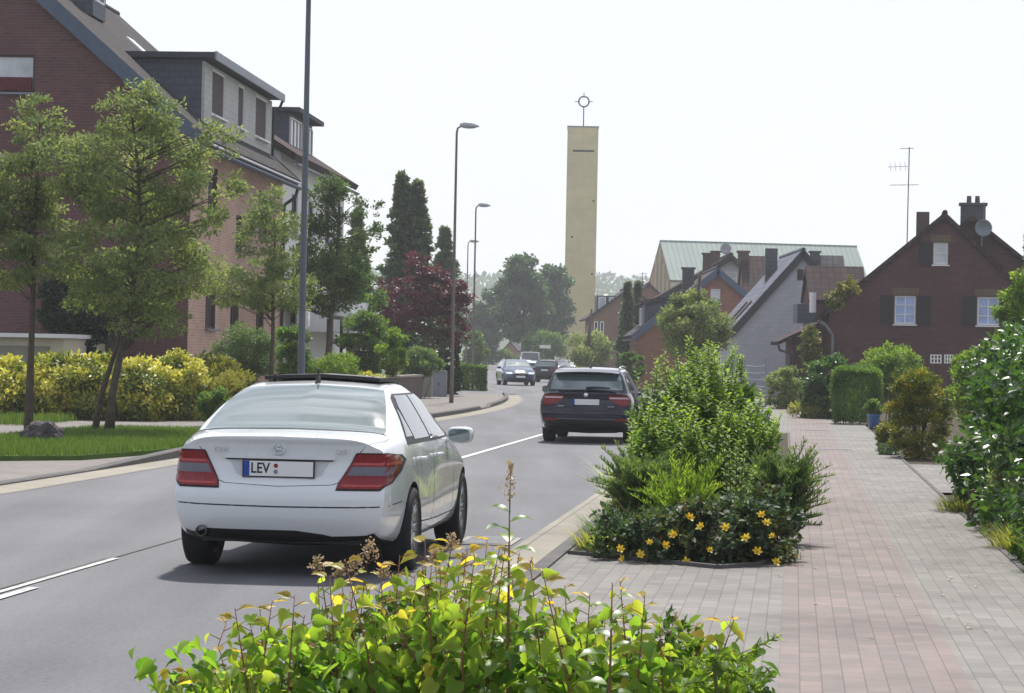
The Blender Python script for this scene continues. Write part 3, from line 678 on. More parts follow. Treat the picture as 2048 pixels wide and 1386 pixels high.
def house_grey():
    Y = 115; L = at(1603, 700, Y); L.z = 0
    def X(px, py): return at(px, py, Y)-L
    a = X(1603, 508); xl = X(1470, 660).x; e = X(1459, 668); sl = (a.z-e.z)/(a.x-e.x); zl = a.z+sl*xl
    c = MB(); p = X(1601, 561); hole(c, (p.x, 0, p.z), UX, NY, .3, .52)
    t, r, wl = gable('shingled_house', 'pale grey shingled gable house with a steep blue grey tiled roof', L, 0, xl, zl, -xl, zl, a.z, 9.5, M_shing, M_roofC, ov=.12, th=.17, ee=.3, cutter=c, trim=M_dkmetal)
    window(t, (p.x, 0, p.z), UX, NY, .3, .52, M_dkpaint, M_glass, (0, 0), sill=False)
    chimney(r, (-.95, 5.0, a.z-1.3), (.55, .55), M_chimg, 1.75, cap=False)
    ds = Vector((-1, 0, -sl)).normalized(); up = Vector((-sl, 0, 1)).normalized(); Mx = Matrix((ds, Vector((0, 1, 0)), up)).transposed()
    for k, y in enumerate((2.2, 4.4)):
        m = MB(); m.box(Vector((-2.35, y, a.z-2.35*sl))+up*.2, (1.1, .75, .08), M=Mx); m.build('roof_window', M_dkpaint, r)
    gutter(t, xl-.3, -.1, 9.5, zl-.3, M_dkmetal, .07)
house_grey()
def cross_house(name, label, px0, px1, ytop, ybot, Y, D, roof, wall, chim=None, cat='house'):
    """house whose ridge runs across the view: a tiled slope faces the camera"""
    A, B = at(px0, ytop, Y), at(px1, ytop, Y); e = at(px0, ybot, Y)
    zt = A.z+.1; sl = 1.0; dz = (A.z-e.z); L = Vector((A.x, Y+dz*.9, 0))
    t = thing(name, label, cat, L); W = B.x-A.x
    y0 = -dz*.95; m = MB(); m.prism([(0.1, y0, -.3), (.1, -y0, -.3), (.1, -y0, zt-dz-.1), (.1, 0, zt-.1), (.1, y0, zt-dz-.1)], (W-.2, 0, 0)); m.build('wall', wall, t)
    m = MB()
    for s in (-1, 1):
        n = Vector((0, s*dz, abs(y0))).normalized(); a = Vector((0, 0, zt)); b = Vector((0, -s*y0*1.05, zt-dz*1.05)); 
        b.y = s*abs(y0)*1.05
        m.prism([a, b, b+n*.16, Vector((0, 0, zt+.2))], (W, 0, 0))
    r = m.build('roof', roof, t)
    for cpx, ct, cw_, mat in (chim or []):
        q = at(cpx, ct, Y); chimney(r, (q.x-L.x, 0, zt-.3), (cw_, .55), mat, q.z-zt+.3)
    return t, r
def more_right():
    t, r = cross_house('tiled_house', 'small brown pantiled house squeezed between the grey and brown brick houses', 1617, 1735, 543, 606, 106, 6, M_roofB, M_brown)
    d = MB(); p = at(1613, 645, 104)-t.location; d.box((p.x, p.y+.8, p.z+.38), (.75, 1.6, .78)); d.build('dormer', M_slate, t)
    d = MB(); d.tube([at(1626, 625, 103)-t.location, at(1626, 585, 103)-t.location], .14, 8); d.build('vent_pipe', M_wpaint, t)
    cross_house('tiled_house', 'dark roofed house peeking out behind the grey gable, thin chimney on its ridge', 1632, 1690, 521, 547, 128, 6, M_roofD, M_redbr, [(1633, 505, .45, M_chimg)])
    cross_house('tiled_house', 'brown roofed house with a square brick chimney left of the grey gable', 1488, 1548, 519, 600, 140, 6, M_roofB, M_redbr, [(1494, 502, .6, M_chim)])
    # porch with a bent gutter left of the brown house
    P = at(1585, 700, 99); P.z = 0; g = thing('porch', 'low tiled porch with a curved gutter pipe beside the ivy covered wall', 'porch', P)
    a, b = at(1603, 668, 99)-P, at(1562, 690, 99)-P
    m = MB(); m.prism([(b.x-.1, 0, b.z), (a.x+.7, 0, a.z+.3), (a.x+.7, 0, a.z+.48), (b.x-.1, 0, b.z+.15)], (0, 3, 0)); m.build('roof', M_roofB, g)
    m = MB(); m.box((.55, 1.6, a.z/2-.05), (1.0, 2.6, a.z-.1)); m.build('wall', M_brown, g)
    m = MB(); m.tube([(b.x-.1, -.05, b.z), (b.x-.05, -.05, b.z-.2), (b.x+.4, -.03, b.z-.36), (b.x+.45, -.02, .1)], .05, 8); m.build('gutter', M_dkmetal, g, smooth=True)
    # red brick gable house
    Y = 128; L = at(1433, 700, Y); L.z = 0
    def X(px, py): return at(px, py, Y)-L
    a = X(1433, 543); xl = X(1277, 665).x; e = X(1264, 674); sl = (a.z-e.z)/(a.x-e.x); zl = a.z+sl*xl
    c = MB(); p = X(1431, 607); hole(c, (p.x, 0, p.z), UX, NY, .5, .75); q = X(1310, 760)
    for y in (.8, 3.0, 5.2, 7.4): hole(c, (xl, y, .9), UYm, NXm, 1.0, 1.5)
    t, r, wl = gable('brick_house', 'red brick gable house behind the street tree, grey dormer on its left slope', L, 0, xl, zl, -xl, zl, a.z, 9.0, M_redbr, M_roofD, ov=.2, th=.16, ee=.35, cutter=c, trim=M_bluetrim)
    window(t, (p.x, 0, p.z), UX, NY, .5, .75, M_wpaint, M_glassw, (0, 1))
    for y in (.8, 3.0, 5.2, 7.4): window(t, (xl, y, .9), UYm, NXm, 1.0, 1.5, M_wpaint, M_glass, (1, 0))
    m = MB(); x0 = xl+.35; zt_ = zl+2.05; m.prism([(x0, 1.2, zl), (x0, 1.2, zl+1.55), (x0+1.9, 1.2, zt_), (x0+1.9, 1.2, zl+1.5)], (0, 5.5, 0)); dm = solid(m.build('dormer', M_slate, t))
    m = MB(); m.prism([(x0-.2, 1.0, zl+1.5), (x0+2.1, 1.0, zt_+.02), (x0+2.1, 1.0, zt_+.18), (x0-.2, 1.0, zl+1.66)], (0, 5.9, 0)); m.build('dormer_roof', M_roofD, dm)
    window(dm, (x0-.01, 3.9, zl+.45), UYm, NXm, 1.6, .9, M_wpaint, M_glass, (1, 0), deep=-.02, sill=False, single=True)
    gutter(t, xl-.34, -.2, 9.2, zl-.3, M_dkmetal, .07)
    chimney(r, (-1.2, 4.5, a.z-1.4), (.6, .55), M_chimg, 1.65)
    # house behind with a grey upper gable
    Y = 146; L = at(1459, 700, Y); L.z = 0
    a = X(1459, 515)-Vector((0, 0, 0)); a = at(1459, 515, Y)
    xl = at(1325, 590, Y).x-a.x; zl = at(1325, 592, Y).z; xr = at(1488, 540, Y).x-a.x; zr = at(1488, 540, Y).z
    c = MB(); p = at(1462, 572, Y)-L; hole(c, (p.x, 0, p.z), UX, NY, .7, .85)
    t, r, wl = gable('brick_house', 'house with grey upper gable and white blind rising behind the red brick house', L, 0, xl, zl, xr, zr, a.z, 9, M_shing, M_roofB, ov=.2, th=.16, ee=.3, cutter=c, trim=M_dkmetal, side=M_redbr)
    window(t, (p.x, 0, p.z), UX, NY, .7, .85, M_wpaint, M_glassw, (0, 1))
    q = at(1419, 507, Y)-L; chimney(r, (q.x, 1.5, q.z-.9), (.5, .5), M_chim, .9); q = at(1446, 498, Y)-L; chimney(r, (q.x, 5, q.z-.9), (.5, .5), M_chim, .9)
    ds = thing('satellite_dish', 'pale satellite dish beside a chimney on the house with grey upper gable', 'dish', at(1453, 497, Y))
    m = MB(); rows = [[(rr*math.cos(k*math.pi/10), .3+.12*(1-(rr/.32)**2)*s+.02*s, rr*math.sin(k*math.pi/10)) for k in range(20)] for s, rs in ((.8, (0.01, .11, .22, .32)), (1, (.32, .22, .11, .01))) for rr in rs]
    m.grid(rows, True); m.tube([(0, .4, 0), (0, .5, -.8)], .03, 6); m.build('reflector', M_shing, ds, smooth=True)
    # far brick house with dark roof dormer, and the orange gable behind the cypress
    Y = 186; a = at(1262, 578, Y); L = Vector((a.x, Y, 0)); xl = at(1186, 632, Y).x-a.x; zl = at(1186, 632, Y).z
    c = MB()
    t, r, wl = gable('brick_house', 'far brick house with plain gable wall in front of the beige tower', L, R(1), xl, zl, -xl, zl, a.z, 12, M_palebr, M_roofD, ov=.2, th=.16, ee=.5)
    m = MB(); m.box((xl+1.0, 2.2, zl+.95), (1.4, 3.2, 1.2)); dm = m.build('dormer', M_slate, t)
    window(dm, (xl+.7, .6, zl+.45), UX, NY, .55, 1.0, M_wpaint, M_glassw, (0, 0), deep=-.03, sill=False, single=True); window(dm, (xl+1.4, .6, zl+.45), UX, NY, .4, 1.0, M_wpaint, M_glassw, (0, 0), deep=-.03, sill=False, single=True)
    for k in range(2): window(t, (xl+.25+.45*k, 0, zl-1.7), UX, NY, .28, 1.3, M_wpaint, M_glass, (0, 0), deep=-.02)
    Y = 212; a = at(1299, 571, Y); L = Vector((a.x, Y, 0)); xl = at(1262, 600, Y).x-a.x; zl = at(1262, 600, Y).z
    t, r, wl = gable('brick_house', 'orange brick gable with a dark chimney right of the tall cypress', L, 0, xl, zl, 1.3, at(1333, 600, Y).z, a.z, 10, M_redbr, M_roofB, ov=.2, th=.16, ee=.3)
    q = at(1281, 562, Y)-L; chimney(r, (q.x, 2, a.z-1.2), (.7, .6), M_chimg, 1.5)
    m = MB(); m.tube([(q.x+.3, 2, a.z), (q.x+.3, 2, a.z+1.2)], .03, 5); m.tube([(q.x, 2, a.z+1.0), (q.x+.7, 2, a.z+1.1)], .02, 5); m.build('aerial', M_dkmetal, t)
    # far cottages at the end of the street
    Y = 330
    for px, w_, h_, mat, lab in ((1020, 26, 3.2, M_redbr, 'far small brick cottage with white trim at the end of the street'), (975, 14, 4.2, M_white, 'far white cottage half hidden by bushes at the end of the street')):
        L = fl(px, Y); L.z = hz(Y)-.2
        t, r, wl = gable('cottage', lab, L, R(-8), -w_/30, h_*.7, w_/30, h_*.7, h_, 6, mat, M_roofD, ov=.2, th=.15, ee=.2)
        for k in (-1, 1): window(t, (k*w_/80, 0, h_*.25), UX, NY, w_/90, h_*.25, M_wpaint, M_glass, (0, 0), deep=-.02)
more_right()
# ------------------------------------------------------------------ church tower and hall
def church():
    Y = 300; b = at(1158, 715, Y); zt = at(1167, 254, Y).z; w_ = 60/FPX*Y*1.0; L = Vector((b.x, Y+w_/2, 0))
    t = thing('church_tower', 'tall plain beige church tower topped by a ring cross', 'tower', L, R(-1.2))
    m = MB(); m.prism([(-w_/2*1.03, -w_/2*1.03, -.3), (w_/2*1.03, -w_/2*1.03, -.3), (w_/2*1.03, w_/2*1.03, -.3), (-w_/2*1.03, w_/2*1.03, -.3)], (0, 0, zt+.3)); sh = solid(m.build('shaft', M_tower, t))
    c = MB(); z1 = at(1168, 302, Y).z
    hole(c, (.1, -w_/2*1.03, z1-.12), UX, NY, w_*.72, .26, .5)
    dots = [(1188, 402), (1145, 474), (1185, 548), (1141, 621)]
    for px, py in dots:
        p = at(px, py, Y)-L; hole(c, (p.x, -w_/2*1.03, p.z-.12), UX, NY, .24, .24, .4)
    for zz in (z1, z1-13): hole(c, (-w_/2*1.03, .6, zz-.2), UYm, NXm, .35, .35, .4)
    cut(sh, c); metre_uv(sh.data)
    m = MB(); m.box((.1, -w_/2+.25, z1), (w_*.7, .1, .24)); m.build('louvre', M_dkmetal, t)
    for px, py in dots:
        p = at(px, py, Y)-L; m = MB(); m.box((p.x, -w_/2+.2, p.z), (.23, .1, .23)); m.build('slit_window', M_dkmetal, t)
    m = MB(); m.box((0, 0, zt+.05), (w_*1.06, w_*1.06, .16)); m.build('coping', M_zinc, t)
    m = MB(); zr = at(1168, 200, Y).z; m.tube([(0.05, 0, zt), (0.05, 0, zr-.55)], .07, 8)
    rows = [[((.05+(.62+.09*math.cos(q))*math.cos(p)), .09*math.sin(q), zr+(.62+.09*math.cos(q))*math.sin(p)) for q in [k*math.pi/4 for k in range(8)]] for p in [k*math.pi/16 for k in range(33)]]
    m.grid(rows, True)
    for k in range(4):
        d = Vector((math.cos(k*math.pi/2), 0, math.sin(k*math.pi/2))); o = Vector((.05, 0, zr)); m.tube([o+d*.5, o+d*1.1], [.06, .05], 6)
    m.build('ring_cross', M_dkmetal, t, smooth=True)
    Yh = 300; A, B = at(1321, 482, Yh), at(1729, 489, Yh); W = B.x-A.x; zt = A.z; ze = at(1332, 560, Yh-5).z; hw = 5.2
    t, r, wl = gable('church_hall', 'long church hall with a pale green seamed copper roof behind the houses', (A.x, Yh, 0), R(-90)+R(10), -hw, ze, hw, ze, zt-.2, W, M_wood, M_copper, ov=.05, th=.2, ee=.2, cat='church')
    for k in range(4):
        m = MB(); x = hw-.6-k*2.0; h = zt-.4-abs(x)*(zt-ze)/hw; m.box((x, -.12, h/2), (.3, .2, h)); m.build('pillar', M_cream, t)
    m = MB(); m.box((hw+.1, W/2, ze-1.0), (.1, W-.2, 1.5)); m.build('window_band', M_cream, t)
church()
# ================================================================== cars
def paint(name, col, rough=.25, coat=1.0, metal=0.0, spec=.5):
    m, nt, p = base(name, col, rough, .5, metal, coat); p.inputs['Coat Roughness'].default_value = .04; p.inputs['Specular IOR Level'].default_value = spec
    g = _n(nt, 'ShaderNodeNewGeometry'); t = _n(nt, 'ShaderNodeTexNoise'); t.inputs['Scale'].default_value = 3.5; t.inputs['Detail'].default_value = 5
    nt.links.new(g.outputs['Position'], t.inputs['Vector'])
    r = _n(nt, 'ShaderNodeMapRange'); r.inputs['To Min'].default_value = rough*.4; r.inputs['To Max'].default_value = rough*1.5; nt.links.new(t.outputs['Fac'], r.inputs['Value']); nt.links.new(r.outputs[0], p.inputs['Roughness'])
    return m
P_white = paint('white_car_paint', (.70, .725, .745)); P_navy = paint('midnight_car_paint', (.007, .008, .022), .06, 1.0, 0, .1); P_blue = paint('blue_car_paint', (.02, .045, .12), .12, .7)
P_silver = paint('silver_car_paint', (.42, .47, .52), metal=.6); P_black = paint('black_car_paint', (.009, .01, .014), .06, .8, 0, .1)
def carglass(name, col):
    m, nt, p = base(name, col, .04, .9); p.inputs['IOR'].default_value = 1.75; p.inputs['Coat Weight'].default_value = .6; p.inputs['Coat Roughness'].default_value = .02; return m
G_rear = carglass('car_glass', (.10, .15, .155)); G_dark = carglass('dark_car_glass', (.03, .04, .045))
M_rub = plain('tyre_rubber', (.018, .018, .02), .8, .3, var=.25, scale=8); M_blackpl = plain('black_plastic', (.012, .012, .013), .5, .4, var=.2)
M_alloy = plain('alloy', (.42, .43, .45), .3, .5, metal=.8, var=.1); M_chrome, _, _ = base('chrome', (.7, .72, .75), .12, .5, 1.0)
def lens(name, col):
    m, nt, p = base(name, col, .12, .35, 0, .25); w_ = _n(nt, 'ShaderNodeTexWave'); w_.inputs['Scale'].default_value = 12; b = _n(nt, 'ShaderNodeBump'); b.inputs['Strength'].default_value = .25; b.inputs['Distance'].default_value = .01
    tcn = _n(nt, 'ShaderNodeTexCoord'); nt.links.new(tcn.outputs['Object'], w_.inputs['Vector']); nt.links.new(w_.outputs['Fac'], b.inputs['Height']); nt.links.new(b.outputs[0], p.inputs['Normal']); return m
L_red = lens('red_lens', (.21, .008, .013)); L_bright = lens('bright_red_lens', (.42, .05, .05)); L_clear = lens('clear_lens', (.13, .13, .16)); L_head = lens('headlamp_lens', (.6, .65, .7))
L_pale = lens('pale_lens', (.62, .50, .53)); M_dksteel = plain('sooty_steel', (.12, .115, .11), .35, .5, metal=.8, var=.4); M_plate = plain('plate_white', (.74, .75, .74), .5, .3, var=.04); M_euro = plain('plate_blue', (.02, .06, .32), .5, .3, var=.05); M_ink = plain('plate_black', (.01, .01, .012), .6, .2, var=.05)
def sq(v): return math.copysign(abs(v)**.55, v)
def herm(tab, y):
    ys = [a for a, b in tab]; vs = [b for a, b in tab]
    if y <= ys[0]: return vs[0]
    if y >= ys[-1]: return vs[-1]
    i = int(np.searchsorted(ys, y))-1; n = len(ys)
    d = [(vs[k+1]-vs[k])/(ys[k+1]-ys[k]) for k in range(n-1)]
    def m(k):
        if k == 0: return d[0]
        if k == n-1: return d[-1]
        return 0 if d[k-1]*d[k] <= 0 else 2*d[k-1]*d[k]/(d[k-1]+d[k])
    h = ys[i+1]-ys[i]; t = (y-ys[i])/h
    return (2*t**3-3*t*t+1)*vs[i]+(t**3-2*t*t+t)*h*m(i)+(-2*t**3+3*t*t)*vs[i+1]+(t**3-t*t)*h*m(i+1)
def catmull(pts, n):
    out = []; P = [Vector(p) for p in pts]; P = [2*P[0]-P[1]]+P+[2*P[-1]-P[-2]]
    for i in range(1, len(P)-2):
        a, b, c, d = P[i-1], P[i], P[i+1], P[i+2]; k = n[i-1]
        for j in range(k):
            t = j/k; out.append(.5*((2*b)+(c-a)*t+(2*a-5*b+4*c-d)*t*t+(3*b-a-3*c+d)*t**3))
    out.append(P[-2]); return out
class Car:
    def __init__(s, name, label, S, loc, rz, body, under=M_blackpl, group=None, wheel_r=.317, tyre_w=.225):
        s.S = S; s.t = thing(name, label, S.get('cat', 'car'), loc, rz, group); T = S['T']; y0, y1 = S['y0'], S['y1']; s.body_mat = body
        ys = [y0, y0+.015, y0+.04, y0+.08]+list(np.arange(y0+.13, y1-.12, .055))+[y1-.08, y1-.04, y1-.015, y1]
        rings = []
        for y in ys:
            g = lambda k: herm(T[k], y)
            xw, zb, zw, zbe, xb, zr, xr, zc = (g(k) for k in ('xw', 'zb', 'zw', 'zbelt', 'xbelt', 'zr', 'xr', 'zc'))
            half = [(0, 0, zb-.03), (xw*.62, 0, zb-.012), (xw*.90, 0, zb+.015), (xw*.985, 0, zb+.17), (xw, 0, zw), (xw*.992, 0, zw+(zbe-zw)*.55), (xb, 0, zbe), ((xb+xr)/2+.02, 0, (zbe+zr)/2), (xr, 0, zr), (xr*.72, 0, zr+(zc-zr)*.66), (0, 0, zc)]
            c = catmull(half, [2, 3, 4, 4, 4, 4, 5, 5, 4, 5])
            ring = [(p.x, p.z) for p in c]; ring = ring+[(-x, z) for x, z in ring[-2:0:-1]]
            rings.append([s.map(x, y, z) for x, z in ring])
        nr = len(rings[0]); h = nr//2
        m = MB(); m.grid(rings, True)
        for ri, flip in ((0, False), (-1, True)):          # end caps as grids across
            b = rings[ri]; y = ys[ri]; rows = []
            for k in range(1, h):
                xr_, zr_ = b[k].x, b[k].z; xl_ = b[nr-k].x
                yraw = y
                rows.append([s.map(xl_+(xr_-xl_)*i/14, yraw, zr_) for i in range(15)])
            # stitch rows to bottom and top points
            base_i = len(m.v)
            full = [[s.map(0, y, b[0].z)]*15]+rows+[[s.map(0, y, b[h].z)]*15]
            mm = MB(); mm.grid(full if not flip else [r[::-1] for r in full]); m.add(mm.v, mm.f)
        bm = bmesh.new(); vs = [bm.verts.new(v) for v in m.v]; bm.verts.index_update()
        for f in m.f:
            try: bm.faces.new([vs[i] for i in f])
            except Exception: pass
        bmesh.ops.remove_doubles(bm, verts=bm.verts, dist=.0008)
        bmesh.ops.dissolve_degenerate(bm, edges=bm.edges, dist=.0005)
        bmesh.ops.recalc_face_normals(bm, faces=bm.faces)
        s.bvh = BVHTree.FromBMesh(bm)
        me = bpy.data.meshes.new('body'); bm.to_mesh(me); bm.free()
        me.materials.append(body); me.materials.append(under)
        for p in me.polygons:
            if p.normal.z < -.8 and p.center.z < .36: p.material_index = 1
        o = bpy.data.objects.new('body', me); link(o); s.body = o
        c = MB(); R_ = wheel_r+.035
        for yy in (0, S['wb']):
            for sx in (-1, 1):
                a = .55*sx; b = 1.15*sx; n = 40
                c.prism([(a, yy+R_*math.cos(2*math.pi*k/n), wheel_r+.01+R_*math.sin(2*math.pi*k/n)) for k in range(n)], (b-a, 0, 0))
        cut(o, c, under); o.parent = s.t
        for p in o.data.polygons: p.use_smooth = True
        try: o.data.set_sharp_from_angle(angle=R(38))
        except Exception: pass
        s.wheel_r = wheel_r; tw = tyre_w; xo = S['track']/2
        for yy in (0, S['wb']):
            for sx in (-1, 1): s.wheel(sx, yy, xo, tw)
    def map(s, x, y, z):
        S = s.S; y0, y1 = S['y0'], S['y1']; xw = .88
        f = max(0, 1-(y-y0)/.75)**1.6; f2 = max(0, 1-(y-y0)/1.0)**1.5
        g = max(0, 1-(y1-y)/.75)**1.6; g2 = max(0, 1-(y1-y)/1.1)**1.5
        b = min(1.0, abs(x)/xw)
        yy = y+herm(S['rear'], z)*f+S.get('bow', .16)*b**3*f2-herm(S['front'], z)*g-S.get('bowf', .26)*b**2.6*g2
        return Vector((x, yy, z))
    def wheel(s, sx, y, xo, tw):
        r = s.wheel_r; ri = r*.72; x = sx*xo; h = tw/2; hub = MB()
        hub.lathe([(.001, -.03), (ri*.85, -.03), (ri*.85, .0), (.001, .0)], 20, (x, y, r), 'X'); w_ = hub.build('wheel', M_blackpl, s.t)
        t = MB(); t.lathe([(ri, -h*.9), (ri+.02, -h), (r-.045, -h*1.03), (r-.012, -h*.92), (r, -h*.7), (r, h*.7), (r-.012, h*.92), (r-.045, h*1.03), (ri+.02, h), (ri, h*.9)], 40, (x, y, r), 'X', closed=True); t.build('tyre', M_rub, w_, smooth=True)
        m = MB(); m.lathe([(ri-.03, -h*.5), (ri+.004, -h*.93), (ri+.006, -h*.8), (ri+.006, h*.8), (ri+.004, h*.93), (ri-.03, h*.5)], 36, (x, y, r), 'X', closed=True)
        for k in range(7):
            for d in (-.13, .13):
                a = 2*math.pi*k/7; e = a+d; q0 = Vector((x+sx*h*.62, y+.05*math.cos(a), r+.05*math.sin(a))); q1 = Vector((x+sx*h*.72, y+(ri-.01)*math.cos(e), r+(ri-.01)*math.sin(e)))
                m.tube([q0, q1], [.022, .014], 6)
        m.lathe([(.001, sx*h*.78), (.055, sx*h*.74), (.065, sx*h*.4), (.001, sx*h*.35)], 16, (x, y, r), 'X'); m.build('rim', M_alloy, w_, smooth=True)
    def hit(s, axis, a, v):
        o, d = {'rear': ((a, -8, v), (0, 1, 0)), 'front': ((a, 12, v), (0, -1, 0)), 'right': ((4, a, v), (-1, 0, 0)), 'left': ((-4, a, v), (1, 0, 0)), 'top': ((a, v, 5), (0, 0, -1))}[axis]
        p, n, i, dd = s.bvh.ray_cast(Vector(o), Vector(d))
        if p is None:
            q = Vector((a, -1 if axis == 'rear' else 4, v)) if axis in ('rear', 'front') else (Vector((.9 if axis == 'right' else -.9, a, v)) if axis != 'top' else Vector((a, v, 1)))
            p, n, i, dd = s.bvh.find_nearest(q)
        if n.dot(Vector(d)) > 0: n = -n
        return p, n
    def patch(s, name, axis, rows, mat, off=.005, parent=None, nc=14, sub=4, mirror=False):
        """panel lying on the bodywork between outline curves; rows = (height, from, to)"""
        out = []
        for i in range(len(rows)-1):
            for j in range(sub):
                t = j/sub; out.append([rows[i][k]+(rows[i+1][k]-rows[i][k])*t for k in range(3)])
        out.append(list(rows[-1])); P = []
        for v, a, b in out:
            r = []
            for k in range(nc+1):
                u = a+(b-a)*k/nc
                if mirror: u = -u if axis in ('rear', 'front', 'top') else u
                p, n = s.hit(axis, u, v); r.append((p, n))
            P.append(r)
        top = [[p+n*off for p, n in r] for r in P]; m = MB(); m.grid(top); nC = nc+1; nR = len(P)
        edge = [(0, k) for k in range(nC)]+[(i, nC-1) for i in range(1, nR)]+[(nR-1, k) for k in range(nC-2, -1, -1)]+[(i, 0) for i in range(nR-2, 0, -1)]
        a = [top[i][k] for i, k in edge]; b = [P[i][k][0]-P[i][k][1]*.012 for i, k in edge]; m.grid([a, b], True)
        o = m.build(name, mat, parent or s.t, smooth=True)
        bm = bmesh.new(); bm.from_mesh(o.data); bmesh.ops.remove_doubles(bm, verts=bm.verts, dist=.0003); bmesh.ops.recalc_face_normals(bm, faces=bm.faces)
        # outward: make the majority face away from the car's middle
        bm.to_mesh(o.data); bm.free()
        try: o.data.set_sharp_from_angle(angle=R(45))
        except Exception: pass
        return o
    def strip(s, name, axis, pts, wid, mat, off=.003, parent=None):
        """thin line that follows the bodywork through (a, v) points"""
        P = []
        for (a0, v0), (a1, v1) in zip(pts, pts[1:]):
            n = max(2, int(math.hypot(a1-a0, v1-v0)/.05))
            for j in range(n): P.append((a0+(a1-a0)*j/n, v0+(v1-v0)*j/n))
        P.append(pts[-1]); H = [s.hit(axis, a, v) for a, v in P]
        return MB().tube([p+n*(off-wid*.35) for p, n in H], wid/2, 6).build(name, mat, parent or s.t, smooth=True)
    def mirror_(s, y, z, x, mat, gl):
        for sx in (-1, 1):
            m = MB(); rows = []
            for i in range(9):
                t = i/8; f = max(.05, 1-(2*t-1)**6)**.5; yy = y+.02+.11*(t-.5)*1.6
                rows.append([(sx*(x+.108*sq(math.cos(a))*f), yy, z+.070*sq(math.sin(a))*f) for a in [k*math.pi/8 for k in range(16)]])
            m.grid(rows, True); m.tube([(sx*(x-.16), y+.06, z-.06), (sx*(x-.05), y+.03, z-.03)], .022, 6); mi = m.build('mirror', mat, s.t, smooth=True)
            g = MB(); g.grid([[(sx*(x+.09*sq(math.cos(a))*q), y-.083, z+.054*sq(math.sin(a))*q) for a in [k*math.pi/8 for k in range(16)]] for q in (.02, 1)], True); g.build('mirror_glass', G_rear, mi)
def text(s, size, mat, parent, M, name='lettering', ext=.004, bold=0):
    cu = bpy.data.curves.new(name, 'FONT'); cu.body = s; cu.size = size; cu.extrude = ext; cu.offset = bold; cu.align_x = 'CENTER'; cu.align_y = 'CENTER'; cu.resolution_u = 3
    o = bpy.data.objects.new(name, cu); link(o); dg = bpy.context.evaluated_depsgraph_get(); me = bpy.data.meshes.new_from_object(o.evaluated_get(dg))
    bpy.data.objects.remove(o); bpy.data.curves.remove(cu); me.materials.clear(); me.materials.append(mat); me.name = name
    q = bpy.data.objects.new(name, me); link(q, parent); q.matrix_local = M; return q
REARF = Matrix(((1, 0, 0), (0, 0, -1), (0, 1, 0))).transposed()     # placeholder, set below
def facing_rear(p, tilt=0):               # text plane seen from behind the car
    M = Matrix.Rotation(R(90)-tilt, 4, 'X'); M.translation = p; return M
SEDAN = dict(y0=-1.03, y1=3.55, wb=2.76, track=1.55, bow=.17, bowf=.30, T=dict(
    xw=[(-1.03, .785), (-.9, .81), (-.5, .842), (0, .865), (1.5, .885), (2.8, .88), (3.2, .86), (3.55, .78)],
    zb=[(-1.03, .32), (-.9, .275), (-.5, .235), (0, .20), (2.8, .20), (3.2, .22), (3.55, .28)],
    zw=[(-1.03, .60), (0, .62), (2.8, .60), (3.55, .52)],
    zbelt=[(-1.03, .92), (-.6, .95), (0, .965), (1, .955), (2, .93), (2.4, .91), (2.9, .84), (3.3, .74), (3.55, .62)],
    xbelt=[(-1.03, .76), (-.7, .795), (0, .83), (1, .845), (2.1, .835), (2.8, .80), (3.3, .74), (3.55, .66)],
    zr=[(-1.03, 1.005), (-.75, 1.03), (-.42, 1.05), (-.15, 1.155), (.15, 1.27), (.45, 1.345), (.8, 1.375), (1.2, 1.375), (1.6, 1.32), (1.9, 1.20), (2.2, 1.06), (2.4, .975), (2.9, .89), (3.3, .79), (3.55, .66)],
    xr=[(-1.03, .60), (-.7, .68), (-.42, .715), (0, .665), (.4, .60), (.8, .585), (1.3, .585), (1.7, .62), (2.2, .70), (2.5, .72), (3.0, .66), (3.55, .5)],
    zc=[(-1.03, 1.035), (-.9, 1.05), (-.6, 1.07), (-.42, 1.085), (-.15, 1.21), (.15, 1.33), (.45, 1.41), (.8, 1.44), (1.2, 1.445), (1.55, 1.41), (1.8, 1.33), (2.15, 1.16), (2.45, 1.02), (2.9, .94), (3.3, .84), (3.55, .69)]),
    rear=[(.2, .16), (.34, .06), (.45, .01), (.56, 0), (.63, .005), (.68, .045), (.74, .085), (.86, .105), (.97, .08), (1.02, .055), (1.08, .06)],
    front=[(.2, .12), (.45, .0), (.6, .02), (.75, .14), (.95, .3)])
